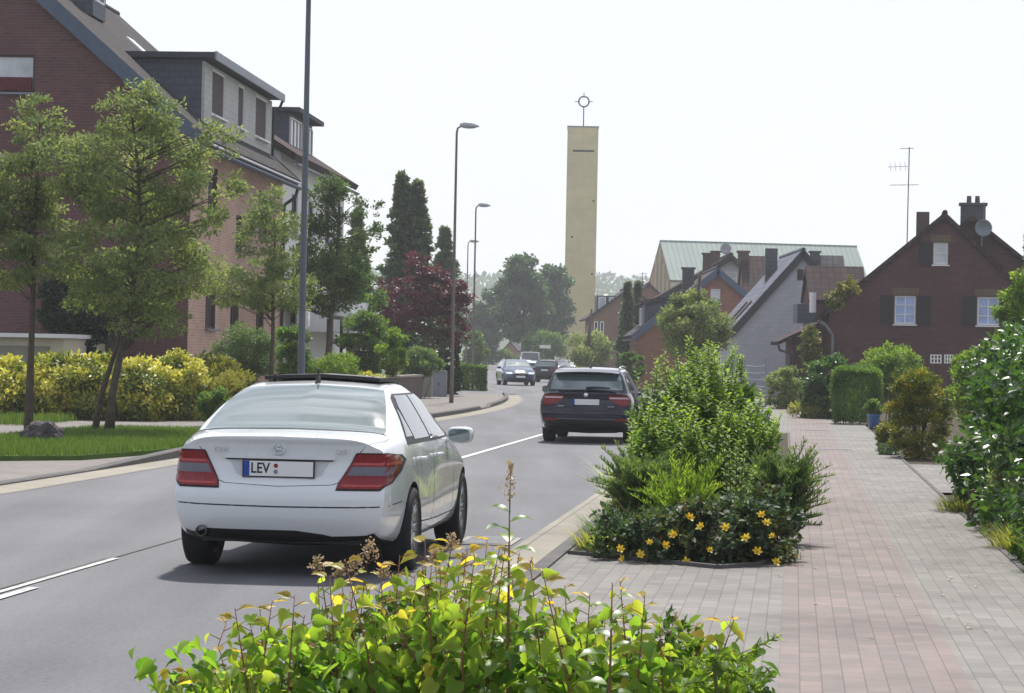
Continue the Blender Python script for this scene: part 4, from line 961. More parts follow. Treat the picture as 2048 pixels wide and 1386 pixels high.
ESTATE = dict(y0=-1.10, y1=3.70, wb=2.84, track=1.58, bow=.15, bowf=.30, T=dict(
    xw=[(-1.10, .87), (-.95, .90), (-.5, .925), (0, .932), (1.5, .932), (2.8, .925), (3.3, .90), (3.70, .80)],
    zb=[(-1.10, .36), (-.9, .30), (-.5, .24), (0, .20), (2.8, .20), (3.3, .22), (3.70, .28)],
    zw=[(-1.10, .60), (0, .64), (2.8, .62), (3.70, .54)],
    zbelt=[(-1.10, .93), (-.6, .97), (0, .98), (1, .965), (2, .94), (2.4, .92), (2.9, .86), (3.4, .76), (3.70, .64)],
    xbelt=[(-1.10, .80), (-.7, .84), (0, .87), (1, .875), (2.1, .865), (2.8, .83), (3.3, .77), (3.70, .68)],
    zr=[(-1.10, .96), (-1.04, 1.0), (-.92, 1.20), (-.78, 1.36), (-.6, 1.405), (-.2, 1.42), (.8, 1.43), (1.2, 1.42), (1.6, 1.36), (1.9, 1.24), (2.2, 1.09), (2.45, .99), (2.9, .91), (3.4, .80), (3.70, .67)],
    xr=[(-1.10, .70), (-.95, .69), (-.78, .64), (-.4, .63), (.8, .635), (1.3, .63), (1.7, .65), (2.2, .73), (2.5, .75), (3.0, .69), (3.70, .5)],
    zc=[(-1.10, .985), (-1.04, 1.03), (-.92, 1.23), (-.80, 1.40), (-.6, 1.44), (-.2, 1.465), (.6, 1.477), (1.2, 1.468), (1.55, 1.43), (1.8, 1.36), (2.15, 1.19), (2.5, 1.04), (2.9, .97), (3.4, .86), (3.70, .70)]),
    rear=[(.2, .16), (.34, .06), (.45, .01), (.58, 0), (.66, .02), (.76, .075), (.88, .085), (.96, .06), (1.02, .075), (1.5, .12)],
    front=[(.2, .12), (.45, .0), (.6, .02), (.75, .14), (.95, .3)])
def side_glass(c, rows_list, trim, mat):
    for ax in ('right', 'left'):
        c.patch('window_trim', ax, trim, M_blackpl, .003, nc=22)
        for rws in rows_list: c.patch('side_window', ax, rws, mat, .007, nc=8)
def plate(c, z, y_off, w_=.52, h_=.11, txt=None, axis='rear'):
    p, n = c.hit(axis, 0, z); s = -1 if axis == 'rear' else 1; Y = p.y+s*.018
    m = MB(); m.box((0, Y, z), (w_+.02, .016, h_+.02)); pl = m.build('license_plate', M_blackpl, c.t)
    m = MB(); m.box((.0, Y+s*.010, z), (w_, .006, h_)); f = m.build('plate_face', M_plate, pl)
    if axis == 'rear':
        m = MB(); m.box((-w_/2+.022, Y-.014, z), (.044, .004, h_-.002)); m.build('euro_band', M_euro, pl)
        if txt: 
            text(txt, .098, M_ink, pl, facing_rear(Vector((-.135, Y-.0145, z))) @ Matrix.Diagonal((.92, 1.1, 1, 1)), 'lettering', .001, .0012)
            for k, mt in ((.022, L_red), (-.022, M_zinc)):
                m = MB(); m.lathe([(.001, -.002), (.016, -.002), (.016, .002), (.001, .002)], 14, (-.018, Y-.0145, z+k), 'Y'); m.build('seal', mt, pl)
    return pl
def white_sedan():
    c = Car('white_sedan', 'white saloon car with red tail lights, driving away in the near lane', SEDAN, sw(19.05, -3.76)+Vector((0, 0, .001)), -R(6.45), P_white); t = c.t
    c.patch('rear_window', 'top', [(-.46, -.70, .70), (-.30, -.69, .69), (0, -.635, .635), (.3, -.575, .575), (.40, -.55, .55)], G_rear, .004, nc=22)
    c.strip('window_seal', 'top', [(-.72, -.47), (0, -.50), (.72, -.47)], .012, M_blackpl)
    side_glass(c, [[(1.02, -.08, .20), (1.10, .03, .20), (1.22, .16, .20)], [(.995, .245, .96), (1.12, .25, .96), (1.24, .30, .96), (1.325, .45, .96)], [(.975, 1.02, 2.16), (1.08, 1.02, 2.0), (1.2, 1.02, 1.80), (1.325, 1.02, 1.52)]],
               [(.962, -.11, 2.22), (1.02, -.10, 2.17), (1.12, .025, 1.975), (1.24, .16, 1.775), (1.31, .31, 1.60), (1.34, .44, 1.47)], G_dark)
    c.patch('windscreen', 'top', [(1.66, -.53, .53), (1.9, -.6, .6), (2.36, -.68, .68)], G_dark, .004)
    # sunroof deflector, roof seams, antenna
    m = MB(); rows = []
    for i in range(7):
        y = .70+.9*i/6; rows.append([Vector((x, y, c.hit('top', x, min(y, 1.45))[0].z+.035+.015*(1-i/6))) for x in [-.47+.94*k/12 for k in range(13)]])
    lo = [[p-Vector((0, 0, .03)) for p in r] for r in rows]; m.grid(rows); m.grid([r[::-1] for r in lo])
    ed = lambda g: g[0]+[r[-1] for r in g[1:]]+g[-1][-2::-1]+[r[0] for r in g[-2:0:-1]]
    m.grid([ed(rows), ed(lo)], True); m.build('sunroof_panel', M_blackpl, t)
    for sx in (-1, 1):
        q = c.hit('top', sx*.4, .75)[0]; m = MB(); m.tube([q, q+Vector((0, .02, .05))], .012, 6); m.build('sunroof_arm', M_blackpl, t)
        c.strip('roof_seam', 'top', [(sx*.60, -.35), (sx*.565, .1), (sx*.535, .45), (sx*.53, 1.4)], .010, M_blackpl, .0)
    p = c.hit('top', 0, .52)[0]; m = MB()
    m.grid([[p+Vector((.022*q*math.cos(a), (.07*q)*math.sin(a)+.03*z/.07, z)) for a in [k*math.pi/6 for k in range(12)]] for z, q in ((-.01, 1), (.02, .8), (.05, .5), (.062, .06))], True)
    m.tube([p+Vector((0, .02, .04)), p+Vector((0, -.02, .11))], .008, 6); m.tube([p+Vector((0, -.05, .012)), p+Vector((0, -.09, -.045))], .010, 5); m.build('antenna', M_blackpl, t, smooth=True)
    # boot lid outline and bumper joint
    lid = [(-.66, 1.0), (-.60, .93), (-.55, .84), (-.50, .76), (-.455, .705), (-.40, .685), (0, .668), (.40, .685), (.455, .705), (.50, .76), (.55, .84), (.60, .93), (.66, 1.0)]
    c.strip('boot_gap', 'rear', lid, .010, M_blackpl, .0)
    for sx in (-1, 1): c.strip('boot_gap', 'top', [(sx*.66, -.88), (sx*.735, -.65), (sx*.75, -.5)], .009, M_blackpl, .0)
    c.strip('bumper_joint', 'rear', [(-.855, .535), (-.6, .525), (0, .52), (.6, .525), (.855, .535)], .014, M_blackpl, .001)
    for ax in ('right', 'left'): c.strip('bumper_joint', ax, [(-.72, .54), (-.42, .55)], .012, M_blackpl, .001)
    # tail lights wrap round the corners
    for k in (1, -1):
        mir = k < 0
        c.patch('light_seal', 'rear', [(.645, .435, .75), (.70, .447, .812), (.78, .492, .836), (.86, .537, .84), (.90, .555, .825), (.922, .57, .77)], M_blackpl, .007, nc=16, mirror=mir)
        a = c.patch('tail_light', 'rear', [(.655, .445, .74), (.70, .455, .80), (.78, .50, .825), (.86, .545, .83), (.90, .565, .815), (.915, .575, .76)], L_red, .012, nc=16, mirror=mir)
        c.patch('reflector_strip', 'rear', [(.832, .545, .825), (.85, .555, .825)], L_bright, .0145, a, nc=12, sub=2, mirror=mir)
        c.patch('reversing_lens', 'rear', [(.752, .505, .80), (.818, .54, .82)], L_clear, .0145, a, nc=12, sub=3, mirror=mir)
        c.patch('lower_reflector', 'rear', [(.668, .47, .74), (.682, .475, .77)], L_bright, .0145, a, nc=10, sub=2, mirror=mir)
    # plate recess, handle strip, plate, badges
    c.patch('plate_recess', 'rear', [(.735, -.27, .27), (.75, -.32, .32), (.80, -.345, .345), (.865, -.385, .385)], plain('shaded_recess_paint', (.55, .57, .59), .5, .4, var=.04), .002, nc=16)  # recess shade put in as a greyer copy of the body white
    c.patch('boot_handle', 'rear', [(.868, -.41, .41), (.884, -.425, .425), (.893, -.42, .42)], P_white, .022, nc=18, sub=3)
    c.strip('boot_lip', 'rear', [(-.40, .862), (0, .864), (.40, .862)], .012, M_blackpl, .016)
    plate(c, .795, .03, txt='LEV')
    p = c.hit('rear', 0, .945)[0]; m = MB()
    rows = [[p+Vector(((.043+.006*math.cos(b))*math.cos(a), -.008+.006*math.sin(b), (.043+.006*math.cos(b))*math.sin(a))) for b in [k*math.pi/3 for k in range(6)]] for a in [k*math.pi/14 for k in range(29)]]
    m.grid(rows, True)
    for k in range(3):
        a = math.pi/2+k*2*math.pi/3; m.tube([p+Vector((0, -.012, 0)), p+Vector((.042*math.cos(a), -.008, .042*math.sin(a)))], [.009, .004], 6)
    m.build('emblem', M_chrome, t, smooth=True)
    q = c.hit('rear', -.44, .925)[0]; text('C220', .052, M_chrome, t, facing_rear(q+Vector((0, -.006, 0))) @ Matrix.Rotation(-.10, 4, 'Y'), 'badge')
    q = c.hit('rear', .46, .925)[0]; text('CDI', .052, M_chrome, t, facing_rear(q+Vector((0, -.006, 0))) @ Matrix.Rotation(.10, 4, 'Y'), 'badge')
    # dark lower apron and exhaust
    c.patch('rear_apron', 'rear', [(.285, -.62, .50), (.32, -.60, .34), (.345, -.54, .14)], M_blackpl, .004, nc=18)
    m = MB(); m.tube([(-.57, -.965, .325), (-.57, -.6, .325)], .042, 18, caps=False); m.tube([(-.57, -.6, .325), (-.57, -.965, .325)], .036, 18, caps=False); m.lathe([(.036, 0), (.042, 0)], 18, (-.57, -.965, .325), 'Y'); m.build('exhaust_pipe', M_dksteel, t, smooth=True)
    m = MB(); m.box((0, -.55, .30), (1.2, .5, .12)); m.build('silencer', M_blackpl, t)
    # sides: doors, handles, crease, sill, mud trim
    for ax, sx in (('right', 1), ('left', -1)):
        for pts in ([(.98, .30), (1.0, .95)], [(.35, .42), (.22, .6), (.10, .95)], [(2.1, .32), (2.13, .6), (2.2, .92)]): c.strip('door_gap', ax, pts, .009, M_blackpl, .0)
        c.strip('crease_shade', ax, [(-.45, .80), (.5, .795), (2.0, .76), (2.4, .745)], .010, M_zinc, -.001)  # grey line drawn in for the shade along the body crease
        c.strip('side_trim', ax, [(.40, .345), (1.2, .33), (2.35, .33)], .016, M_blackpl, .001)
        for y in (.34, 1.16):
            q, n = c.hit(ax, y, .845); m = MB(); m.tube([q+n*.01+Vector((0, -.10, .0)), q+n*.035+Vector((0, -.08, 0)), q+n*.038+Vector((0, .08, .0)), q+n*.01+Vector((0, .10, 0))], [.012, .016, .016, .012], 8); m.build('door_handle', P_white, t, smooth=True)
    c.mirror_(1.86, .985, .97, P_white, G_rear)
    for sx in (-1, 1): c.patch('headlight', 'front', [(.62, .42, .70), (.72, .46, .74)], L_head, .006, mirror=sx < 0)
    c.patch('grille', 'front', [(.48, -.30, .30), (.68, -.36, .36)], M_blackpl, .008)
    return c
white_sedan()
def estate_parts(c, gl=None, rails=True):
    gl = gl or G_dark
    side_glass(c, [[(1.03, -.55, .12), (1.2, -.52, .12), (1.34, -.42, .12)], [(1.02, .16, .97), (1.2, .16, .97), (1.36, .16, .97)], [(1.0, 1.03, 2.16), (1.12, 1.03, 1.98), (1.25, 1.03, 1.78), (1.36, 1.03, 1.58)]],
               [(.985, -.72, 2.3), (1.12, -.70, 2.03), (1.25, -.64, 1.83), (1.385, -.5, 1.60)], gl)
    c.patch('windscreen', 'top', [(1.68, -.57, .57), (1.95, -.63, .63), (2.40, -.71, .71)], G_rear, .004)
    for sx in (-1, 1):
        if rails:
            P = [c.hit('top', sx*.60, y)[0]+Vector((0, 0, h)) for y, h in ((-.45, 0), (-.35, .04), (.5, .045), (1.2, .04), (1.3, 0))]; MB().tube(P, .016, 6).build('roof_rail', c.body_mat if not rails == 2 else M_alloy, c.t, smooth=True)
        c.patch('headlight', 'front', [(.655, .44, .78), (.75, .48, .82)], L_head, .006, mirror=sx < 0)
    c.patch('grille', 'front', [(.47, -.36, .36), (.60, -.42, .42), (.70, -.40, .40)], M_blackpl, .008)
    c.patch('lower_grille', 'front', [(.30, -.6, .6), (.40, -.62, .62)], M_blackpl, .006)
    c.mirror_(1.92, 1.0, 1.03, c.body_mat, G_rear)
    for ax in ('right', 'left'):
        for pts in ([(1.0, .30), (1.0, .97)], [(.35, .42), (.14, .6), (.12, .97)], [(2.15, .32), (2.2, .92)]): c.strip('door_gap', ax, pts, .009, M_blackpl, .0)
    for sx in (-1, 1):
        a = c.patch('tail_light', 'rear', [(.73, .66, .84), (.82, .50, .85), (.90, .42, .84), (.935, .44, .80)], L_red, .01, nc=14, mirror=sx < 0)
        c.patch('light_strip', 'rear', [(.865, .46, .80), (.90, .44, .82)], L_clear if not rails == 2 else L_pale, .013, a, nc=12, sub=2, mirror=sx < 0)
    c.patch('rear_window', 'rear', [(1.035, -.70, .70), (1.15, -.685, .685), (1.27, -.65, .65), (1.335, -.62, .62)], G_rear, .005, nc=20)
def dark_estate():
    c = Car('estate_car', 'dark navy estate car with a white blanked number plate, ahead of the white saloon', ESTATE, sw(49.1, -3.99)+Vector((0, 0, .001)), -R(6.3), P_navy, wheel_r=.325); t = c.t
    estate_parts(c, rails=2)
    # tailgate spoiler, wiper, bumper parts
    m = MB(); rows = []
    for i in range(5):
        y = -.98+.28*i/4; rows.append([Vector((x, y+.06*abs(x/.62)**3, 1.385+.012*i-.03*abs(x/.62)**2.5)) for x in [-.62+1.24*k/14 for k in range(15)]])
    lo = [[p-Vector((0, 0, .028+.012*i)) for p in r] for i, r in enumerate(rows)]; m.grid(rows); m.grid([r[::-1] for r in lo])
    ed = lambda g: g[0]+[r[-1] for r in g[1:]]+g[-1][-2::-1]+[r[0] for r in g[-2:0:-1]]
    m.grid([ed(rows), ed(lo)], True); solid(m.build('spoiler', P_navy, t, smooth=False))
    q, n = c.hit('rear', 0, 1.05); m = MB(); m.tube([q+n*.03, q+n*.03+Vector((.20, 0.01, .02)), q+n*.025+Vector((.46, .03, .012))], [.03, .015, .009], 6); m.build('rear_wiper', M_blackpl, t)
    pl = plate(c, .80, .0)
    c.patch('lower_bumper', 'rear', [(.36, -.72, .72), (.42, -.76, .76), (.47, -.74, .74)], M_blackpl, .006, nc=18)
    c.strip('chrome_strip', 'rear', [(-.70, .475), (0, .47), (.70, .475)], .012, M_zinc, .004)
    c.strip('tailgate_gap', 'rear', [(-.66, .98), (-.62, .80), (-.56, .62), (0, .60), (.56, .62), (.62, .80), (.66, .98)], .009, M_blackpl, .0)
    for sx in (-1, 1):
        c.patch('bumper_reflector', 'rear', [(.44, .58, .80), (.48, .58, .80)], L_red, .008, nc=8, sub=2, mirror=sx < 0)
        c.strip('badge', 'rear', [(sx*.42, .715), (sx*.55, .717)], .022, M_alloy, .006)
    p = c.hit('rear', 0, .935)[0]; m = MB(); m.lathe([(.001, -.012), (.035, -.012), (.044, -.006), (.044, .002)], 20, (p.x, p.y, p.z), 'Y'); m.build('emblem', M_chrome, t, smooth=True)
    p = c.hit('top', 0, .0)[0]; m = MB(); m.tube([p+Vector((0, .08, -.01)), p+Vector((0, -.02, .07)), p+Vector((0, -.07, .0))], [.02, .012, .02], 6); m.build('antenna', M_blackpl, t)
dark_estate()
def scaled(S, sz=1.0, dz=0, sx=1.0):
    import copy
    Q = copy.deepcopy(S)
    for k in ('zr', 'zc', 'zbelt', 'zw'): Q['T'][k] = [(y, z*sz+dz*(z > .5)) for y, z in Q['T'][k]]
    for k in ('xw', 'xbelt', 'xr'): Q['T'][k] = [(y, x*sx) for y, x in Q['T'][k]]
    Q['rear'] = [(z*sz, v) for z, v in Q['rear']]; Q['front'] = [(z*sz, v) for z, v in Q['front']]
    return Q
def far_car(name, label, px, Y, head, body, S=ESTATE, group=None, front=True):
    L = fl(px, Y); c = Car(name, label, S, L+Vector((0, 0, .001)), head, body, wheel_r=.325, group=group); estate_parts(c)
    plate(c, .50 if front else .8, 0, axis='front' if front else 'rear')
    c.strip('emblem', 'front', [(-.05, .74), (.05, .74)], .05, M_chrome, .006)
    # put the middle of the car over its spot
    v = Matrix.Rotation(head, 3, 'Z') @ Vector((0, (S['y1']+S['y0'])/2, 0)); c.t.location = L-v+Vector((0, 0, .001)); return c
far_car('hatchback_car', 'dark blue car with bright bonnet coming towards the viewer', 1031, 143, R(180)+R(7), P_blue)
far_car('dark_car', 'black car turned side on behind the blue oncoming car', 1112, 163, -R(20), P_black, front=False)
far_car('parked_car', 'silver car parked behind roadside bushes beyond the dark estate car', 1136, 196, R(180)-R(4), P_silver)
def van():
    L = fl(1061, 232); t = thing('white_van', 'pale silver van parked far down the street behind the blue car', 'van', L, R(178))
    prof = [(-2.4, .3), (-2.4, 1.85), (-2.2, 1.97), (1.2, 1.97), (1.75, 1.2), (2.45, 1.0), (2.55, .7), (2.5, .3)]
    m = MB(); rows = []
    for x, s in ((-.95, .9), (-.93, .97), (-.85, 1), (0, 1.01), (.85, 1), (.93, .97), (.95, .9)): rows.append([(x*(1-.10*max(0, z-1.0)), y*(.96 if abs(x) > .9 else 1), .3+(z-.3)*s) for y, z in prof])
    m.grid(rows, False); k = len(prof)
    b = m.build('body', P_silver, t, smooth=False, bevel=.05)
    bm = bmesh.new(); bm.from_mesh(b.data); bmesh.ops.holes_fill(bm, edges=bm.edges, sides=0); bmesh.ops.recalc_face_normals(bm, faces=bm.faces); bm.to_mesh(b.data); bm.free()
    m = MB(); m.prism([(-.78, 1.74, 1.24), (.78, 1.74, 1.24), (.72, 1.26, 1.86), (-.72, 1.26, 1.86)], (0, .04, .03)); m.build('windscreen', G_dark, t)
    m = MB(); m.box((0, 2.53, .82), (1.1, .08, .22)); m.build('grille', M_blackpl, t); m = MB(); m.box((0, 2.52, .42), (1.7, .1, .2)); m.build('bumper', M_blackpl, t)
    for sx in (-1, 1):
        m = MB(); m.box((sx*.72, 2.42, .92), (.3, .2, .2)); m.build('headlight', L_head, t, bevel=.03)
        for y in (-1.6, 1.6): m = MB(); m.lathe([(.01, -.1), (.2, -.11), (.32, -.1), (.32, .1), (.2, .11), (.01, .1)], 24, (sx*.85, y, .32), 'X', True); m.build('wheel', M_rub, t)
        m = MB(); m.box((sx*1.07, 1.5, 1.25), (.16, .1, .26)); m.tube([(sx*.9, 1.52, 1.2), (sx*1.02, 1.5, 1.22)], .03, 6); m.build('mirror', M_blackpl, t)
        m = MB(); m.box((sx*.93, 1.0, 1.5), (.03, .9, .5)); m.build('side_window', G_dark, t)
van()
# ================================================================== plants
BARK = plain('bark', (.10, .08, .062), .95, .1, var=.4, scale=9, bump=.8, bscale=25, dist=.02)
TWIG = plain('green_twig', (.12, .13, .05), .8, .2, var=.3, scale=9)
TWIGR = plain('reddish_twig', (.20, .10, .06), .8, .2, var=.3, scale=9)
LF_mid = leafmat('mid_green_leaves', [(.036, .07, .02), (.072, .13, .032), (.135, .20, .05)], rough=.55, spec=.2)
LF_street = leafmat('street_tree_leaves', [(.075, .105, .05), (.125, .165, .07), (.19, .235, .10), (.28, .28, .13)], rough=.6, spec=.15, tcol=(1.9, 2.0, 1.0))
LF_gtree = leafmat('garden_tree_leaves', [(.04, .068, .032), (.075, .118, .048), (.135, .185, .075)], rough=.6, spec=.2, tcol=(1.9, 2.0, 1.0))
LF_dark = leafmat('dark_leaves', [(.010, .022, .012), (.02, .042, .018), (.045, .075, .026)], .25)
LF_con = leafmat('conifer_sprays', [(.05, .085, .056), (.095, .14, .085), (.155, .205, .115)], .25)
LF_red = leafmat('copper_leaves', [(.04, .016, .024), (.085, .027, .038), (.15, .048, .06)], .3, tcol=(1.8, .9, 1.0))
LF_yel = leafmat('golden_privet_leaves', [(.045, .085, .018), (.14, .19, .03), (.48, .46, .06), (.66, .62, .13), (.70, .66, .2)], .35, tcol=(1.3, 1.3, .7))
LF_bright = leafmat('bright_green_leaves', [(.055, .10, .016), (.12, .19, .03), (.22, .29, .055)], .45, rough=.55, spec=.2)
LF_laur = leafmat('laurel_leaves', [(.018, .05, .016), (.042, .095, .026), (.10, .17, .045)], .3, rough=.38, spec=.5)
LF_gold = leafmat('golden_thuja_sprays', [(.028, .05, .014), (.065, .09, .02), (.16, .16, .028), (.36, .28, .04)], .35)
LF_blue = leafmat('hazy_far_leaves', [(.03, .06, .042), (.055, .10, .062), (.095, .15, .085)], .3)
LF_spir = leafmat('grey_green_leaves', [(.045, .08, .036), (.085, .135, .058), (.15, .20, .085)], .35)
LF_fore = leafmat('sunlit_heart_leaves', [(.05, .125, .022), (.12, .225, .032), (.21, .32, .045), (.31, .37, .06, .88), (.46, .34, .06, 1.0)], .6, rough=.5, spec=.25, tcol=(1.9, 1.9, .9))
LF_peach = leafmat('long_arching_leaves', [(.06, .13, .025), (.12, .21, .035), (.20, .30, .05)], .5, rough=.35, tcol=(1.9, 1.9, .9))
LF_amber = leafmat('amber_young_leaves', [(.34, .30, .06), (.48, .34, .07), (.40, .40, .08)], .55, tcol=(1.7, 1.5, .7))
LF_dry = leafmat('dry_seed_heads', [(.30, .22, .14), (.42, .33, .22), (.52, .44, .32)], .3, tcol=(1.2, 1.1, .8))
LF_flower = leafmat('yellow_petals', [(.72, .44, .02), (.80, .55, .03), (.85, .66, .10)], .35, tcol=(1.2, 1.1, .5))
LF_wht = leafmat('variegated_leaves', [(.10, .17, .06), (.35, .40, .22), (.55, .58, .42)], .3)
LF_grass = leafmat('lawn_blades', [(.05, .095, .018), (.09, .155, .028), (.15, .215, .045)], .35, tcol=(1.6, 1.6, .8))
LF_wgrass = leafmat('dry_grass_blades', [(.10, .13, .03), (.2, .22, .06), (.36, .32, .12)], .4)
M_lawn = plain('lawn_ground', (.07, .125, .025), .95, .1, var=.3, scale=1.5, bump=.5, bscale=25, dist=.02)
# ---- left verge: lawn, boulder, street trees
def lawn():
    pts = [(34.2, -13.6), (34.2, -11.3), (35.2, -10.2), (38, -9.75), (41, -9.6), (46.8, -9.7), (47.6, -10.6), (47.2, -13.4)]
    m = MB(); m.prism([sw(s, w_, .03) for s, w_ in pts], (0, 0, .07)); struct(m.build('lawn', M_lawn))
    def inside(s, w_):
        ok = False
        for (a, b), (c, d) in zip(pts, pts[1:]+pts[:1]):
            if (b > w_) != (d > w_) and s < (c-a)*(w_-b)/(d-b)+a: ok = not ok
        return ok
    P = np.array([sw(s, w_, .095) for s, w_ in zip(RNG.uniform(34, 47.8, 60000), RNG.uniform(-13.7, -9.5, 60000)) if inside(s, w_)])
    N = len(P); a = RNG.uniform(0, 6.28, N); ax = np.stack([np.cos(a)*.4, np.sin(a)*.4, np.ones(N)], 1); nr = np.stack([np.cos(a), np.sin(a), np.zeros(N)], 1)
    o = leaves('grass', P, ax, nr, .09*RNG.uniform(.5, 1.3, N), BLADE, LF_grass, None, wid=.14); o['kind'] = 'stuff'
    P = np.array([sw(s, w_, .05) for s, w_ in zip(RNG.uniform(49.5, 53.5, 5000), RNG.uniform(-19.5, -15.6, 5000))]); N = len(P); a = RNG.uniform(0, 6.28, N)
    o = leaves('grass', P, np.stack([np.cos(a)*.4, np.sin(a)*.4, np.ones(N)], 1), np.stack([np.cos(a), np.sin(a), np.zeros(N)], 1), .16*RNG.uniform(.5, 1.3, N), BLADE, LF_grass, None, wid=.14); o['kind'] = 'stuff'
lawn()
def boulder():
    p = fl(86, 41.0); bm = bmesh.new(); bmesh.ops.create_icosphere(bm, subdivisions=4, radius=1)
    from mathutils import noise
    for v in bm.verts:
        d = v.co.normalized(); n = noise.noise(d*1.6+Vector((3, 1, 7)))*.34+noise.noise(d*4)*.10+noise.noise(d*11)*.035
        q = d*(1+n); q = Vector((round(q.x*3.2)/3.2*.35+q.x*.65, q.y, q.z)); v.co = Vector((q.x*.33, q.y*.26, q.z*.235+.14))
    me = bpy.data.meshes.new('boulder'); bm.to_mesh(me); bm.free()
    me.materials.append(plain('dark_stone', (.085, .075, .08), .9, .2, var=.5, scale=5, bump=1.0, bscale=14, dist=.05)); o = bpy.data.objects.new('boulder', me); link(o); o.location = p+Vector((0, 0, .06))
    tag(o, 'dark grey boulder lying on the lawn at the foot of a thin tree', 'boulder')
boulder()
def loc_t(px, Y): p = fl(px, Y); return p
def ell(px0, px1, y0, y1, Y, base_, n, pr, depth=1.0, ox=0):
    """ellipsoid, in local coordinates of base_, that fills a pixel box at distance Y"""
    a, b = at(px0, (y0+y1)/2, Y), at(px1, (y0+y1)/2, Y); t, u = at((px0+px1)/2, y0, Y), at((px0+px1)/2, y1, Y)
    rx = (b.x-a.x)/2; rz = (t.z-u.z)/2; c = Vector(((a.x+b.x)/2, Y, (t.z+u.z)/2))-Vector(base_)
    return (c.x, c.y, c.z, rx-pr*.6, rx*depth, rz-pr*.6, n, pr)
# two airy street trees, one on a pair of leaning stems
b = loc_t(218, 46.2)
tree('street_tree', 'airy light green street tree on two leaning stems beside the boulder', 'tree', b, [(0, 0, 0), (.05, 0, .8), (.2, .05, 1.7), (.35, .1, 2.6), (.5, .1, 3.7), (.45, 0, 4.9), (.3, 0, 6.0)], .085,
     [ell(70, 450, 400, 650, 46.5, b, 110, .34, .9), ell(90, 420, 230, 460, 46.5, b, 90, .34, .9), ell(180, 370, 165, 300, 46.5, b, 34, .28, .8), ell(240, 320, 140, 230, 46.5, b, 10, .2), ell(340, 500, 230, 480, 46.2, b, 40, .26), ell(60, 180, 250, 420, 46.3, b, 24, .26), ell(200, 400, 600, 690, 46.2, b, 16, .24)], 30000, .085, LF_street, BARK, nlimb=110, extra=[[(-.32, .25, 0), (-.18, .2, .8), (.1, .1, 1.7), (.28, .1, 2.5)], [(.2, .05, 1.65), (.6, .1, 2.0), (.95, .3, 2.3)]], tmpl=LANCE, wid=1.6, droop=.15, up=.5, flat=.5)
b = loc_t(57, 47.0)
tree('street_tree', 'slender tree with a straight dark trunk rising behind the boulder', 'tree', b, [(0, 0, 0), (.02, 0, 1.5), (.04, 0, 3), (.06, 0, 4.5), (.1, 0, 5.8)], .075,
     [ell(-80, 130, 270, 600, 47, b, 80, .3, .9), ell(20, 140, 180, 330, 47, b, 22, .24), ell(-110, 30, 330, 560, 47.5, b, 30, .3)], 15000, .085, LF_street, BARK, nlimb=70, tmpl=LANCE, wid=1.6, droop=.15, up=.5, flat=.5)
b = loc_t(541, 60.5)
tree('street_tree', 'small thin street tree left of the near lamp post', 'tree', b, [(0, 0, 0), (.0, 0, 1.2), (.02, 0, 2.2), (.0, 0, 3.4), (.03, 0, 4.6)], .075,
     [ell(410, 650, 500, 640, 60.5, b, 70, .3, .9), ell(460, 620, 390, 540, 60.5, b, 40, .28), ell(490, 570, 360, 430, 60.5, b, 10, .22)], 10500, .09, LF_street, BARK, nlimb=50, tmpl=LANCE, wid=1.6, droop=.1, up=.5, flat=.5)
b = loc_t(652, 75)
tree('garden_tree', 'bushy dark green tree with open branches behind the near lamp post', 'tree', b, [(0, 0, 0), (.05, 0, 1.5), (.1, 0, 2.6), (.2, 0, 4), (.3, 0, 5.5)], .13,
     [ell(575, 740, 440, 640, 75, b, 70, .34, .9), ell(600, 710, 345, 480, 75, b, 34, .3), ell(690, 775, 375, 570, 75.5, b, 30, .2)], 17000, .095, LF_gtree, BARK, nlimb=45, droop=.1)
# conifers behind
def conifer(name, label, px, Y, ptop, pbase, halfw, n, size, mat, tops=1, group=None, loc=None, jag=.3):
    b = loc_t(px, Y); H = at(px, ptop, Y).z; hb = at(px, pbase, Y).z; t = thing(name, label, 'conifer', b, 0, group); W = halfw/FPX*Y; n = int(n*1.7); size = size*1.15
    m = MB(); m.tube([(0, 0, 0), (0, 0, H*.6), (0, 0, H*.96)], [.03*H, .018*H, .005*H], 8); P = []; A = []; T = []
    nb = int(210*tops)
    for i in range(nb):
        f = RNG.random()**.75; tx = (i % tops-(tops-1)/2)*W*.42*f**.5 if tops > 1 else 0
        top = H*(1-.04*(i % tops)); z = hb+(top-hb)*f; L = W*(1-f)**.95*RNG.uniform(.55, 1.2)+.05*W; a = RNG.uniform(0, 6.28)
        d = Vector((math.cos(a), math.sin(a), RNG.uniform(-.25, .25))); q0 = Vector((tx, 0, z)); q1 = q0+d*L+Vector((0, 0, -.15*L+.1*L))
        if i % 3 == 0: m.tube([q0, q0.lerp(q1, .6)], [.006*H*(1-f)+.006, .005], 4)
        k = int(n/nb*(.4+1.2*(1-f))); u = RNG.random(k)**.7
        pts = np.array(q0)[None]+(np.array(q1)-np.array(q0))[None]*u[:, None]+RNG.normal(size=(k, 3))*np.array([.10, .10, .06])*W*(.4+jag*2)*.6*(.25+.75*(1-f))
        P.append(pts); A.append(np.tile(np.array(d)*.7+np.array([0, 0, .25]), (k, 1))+RNG.normal(size=(k, 3))*.5); T.append(np.clip(RNG.random()*.5+RNG.random(k)*.5, 0, 1))
    m.build('trunk', BARK, t, smooth=True); P = np.concatenate(P); A = np.concatenate(A); k = len(P)
    leaves('crown', P, A, RNG.normal(size=(k, 3))+np.array([0, 0, .6]), size*RNG.uniform(.6, 1.3, k), DIAMOND, mat, t, wid=.8, rnd=np.concatenate(T)); return t
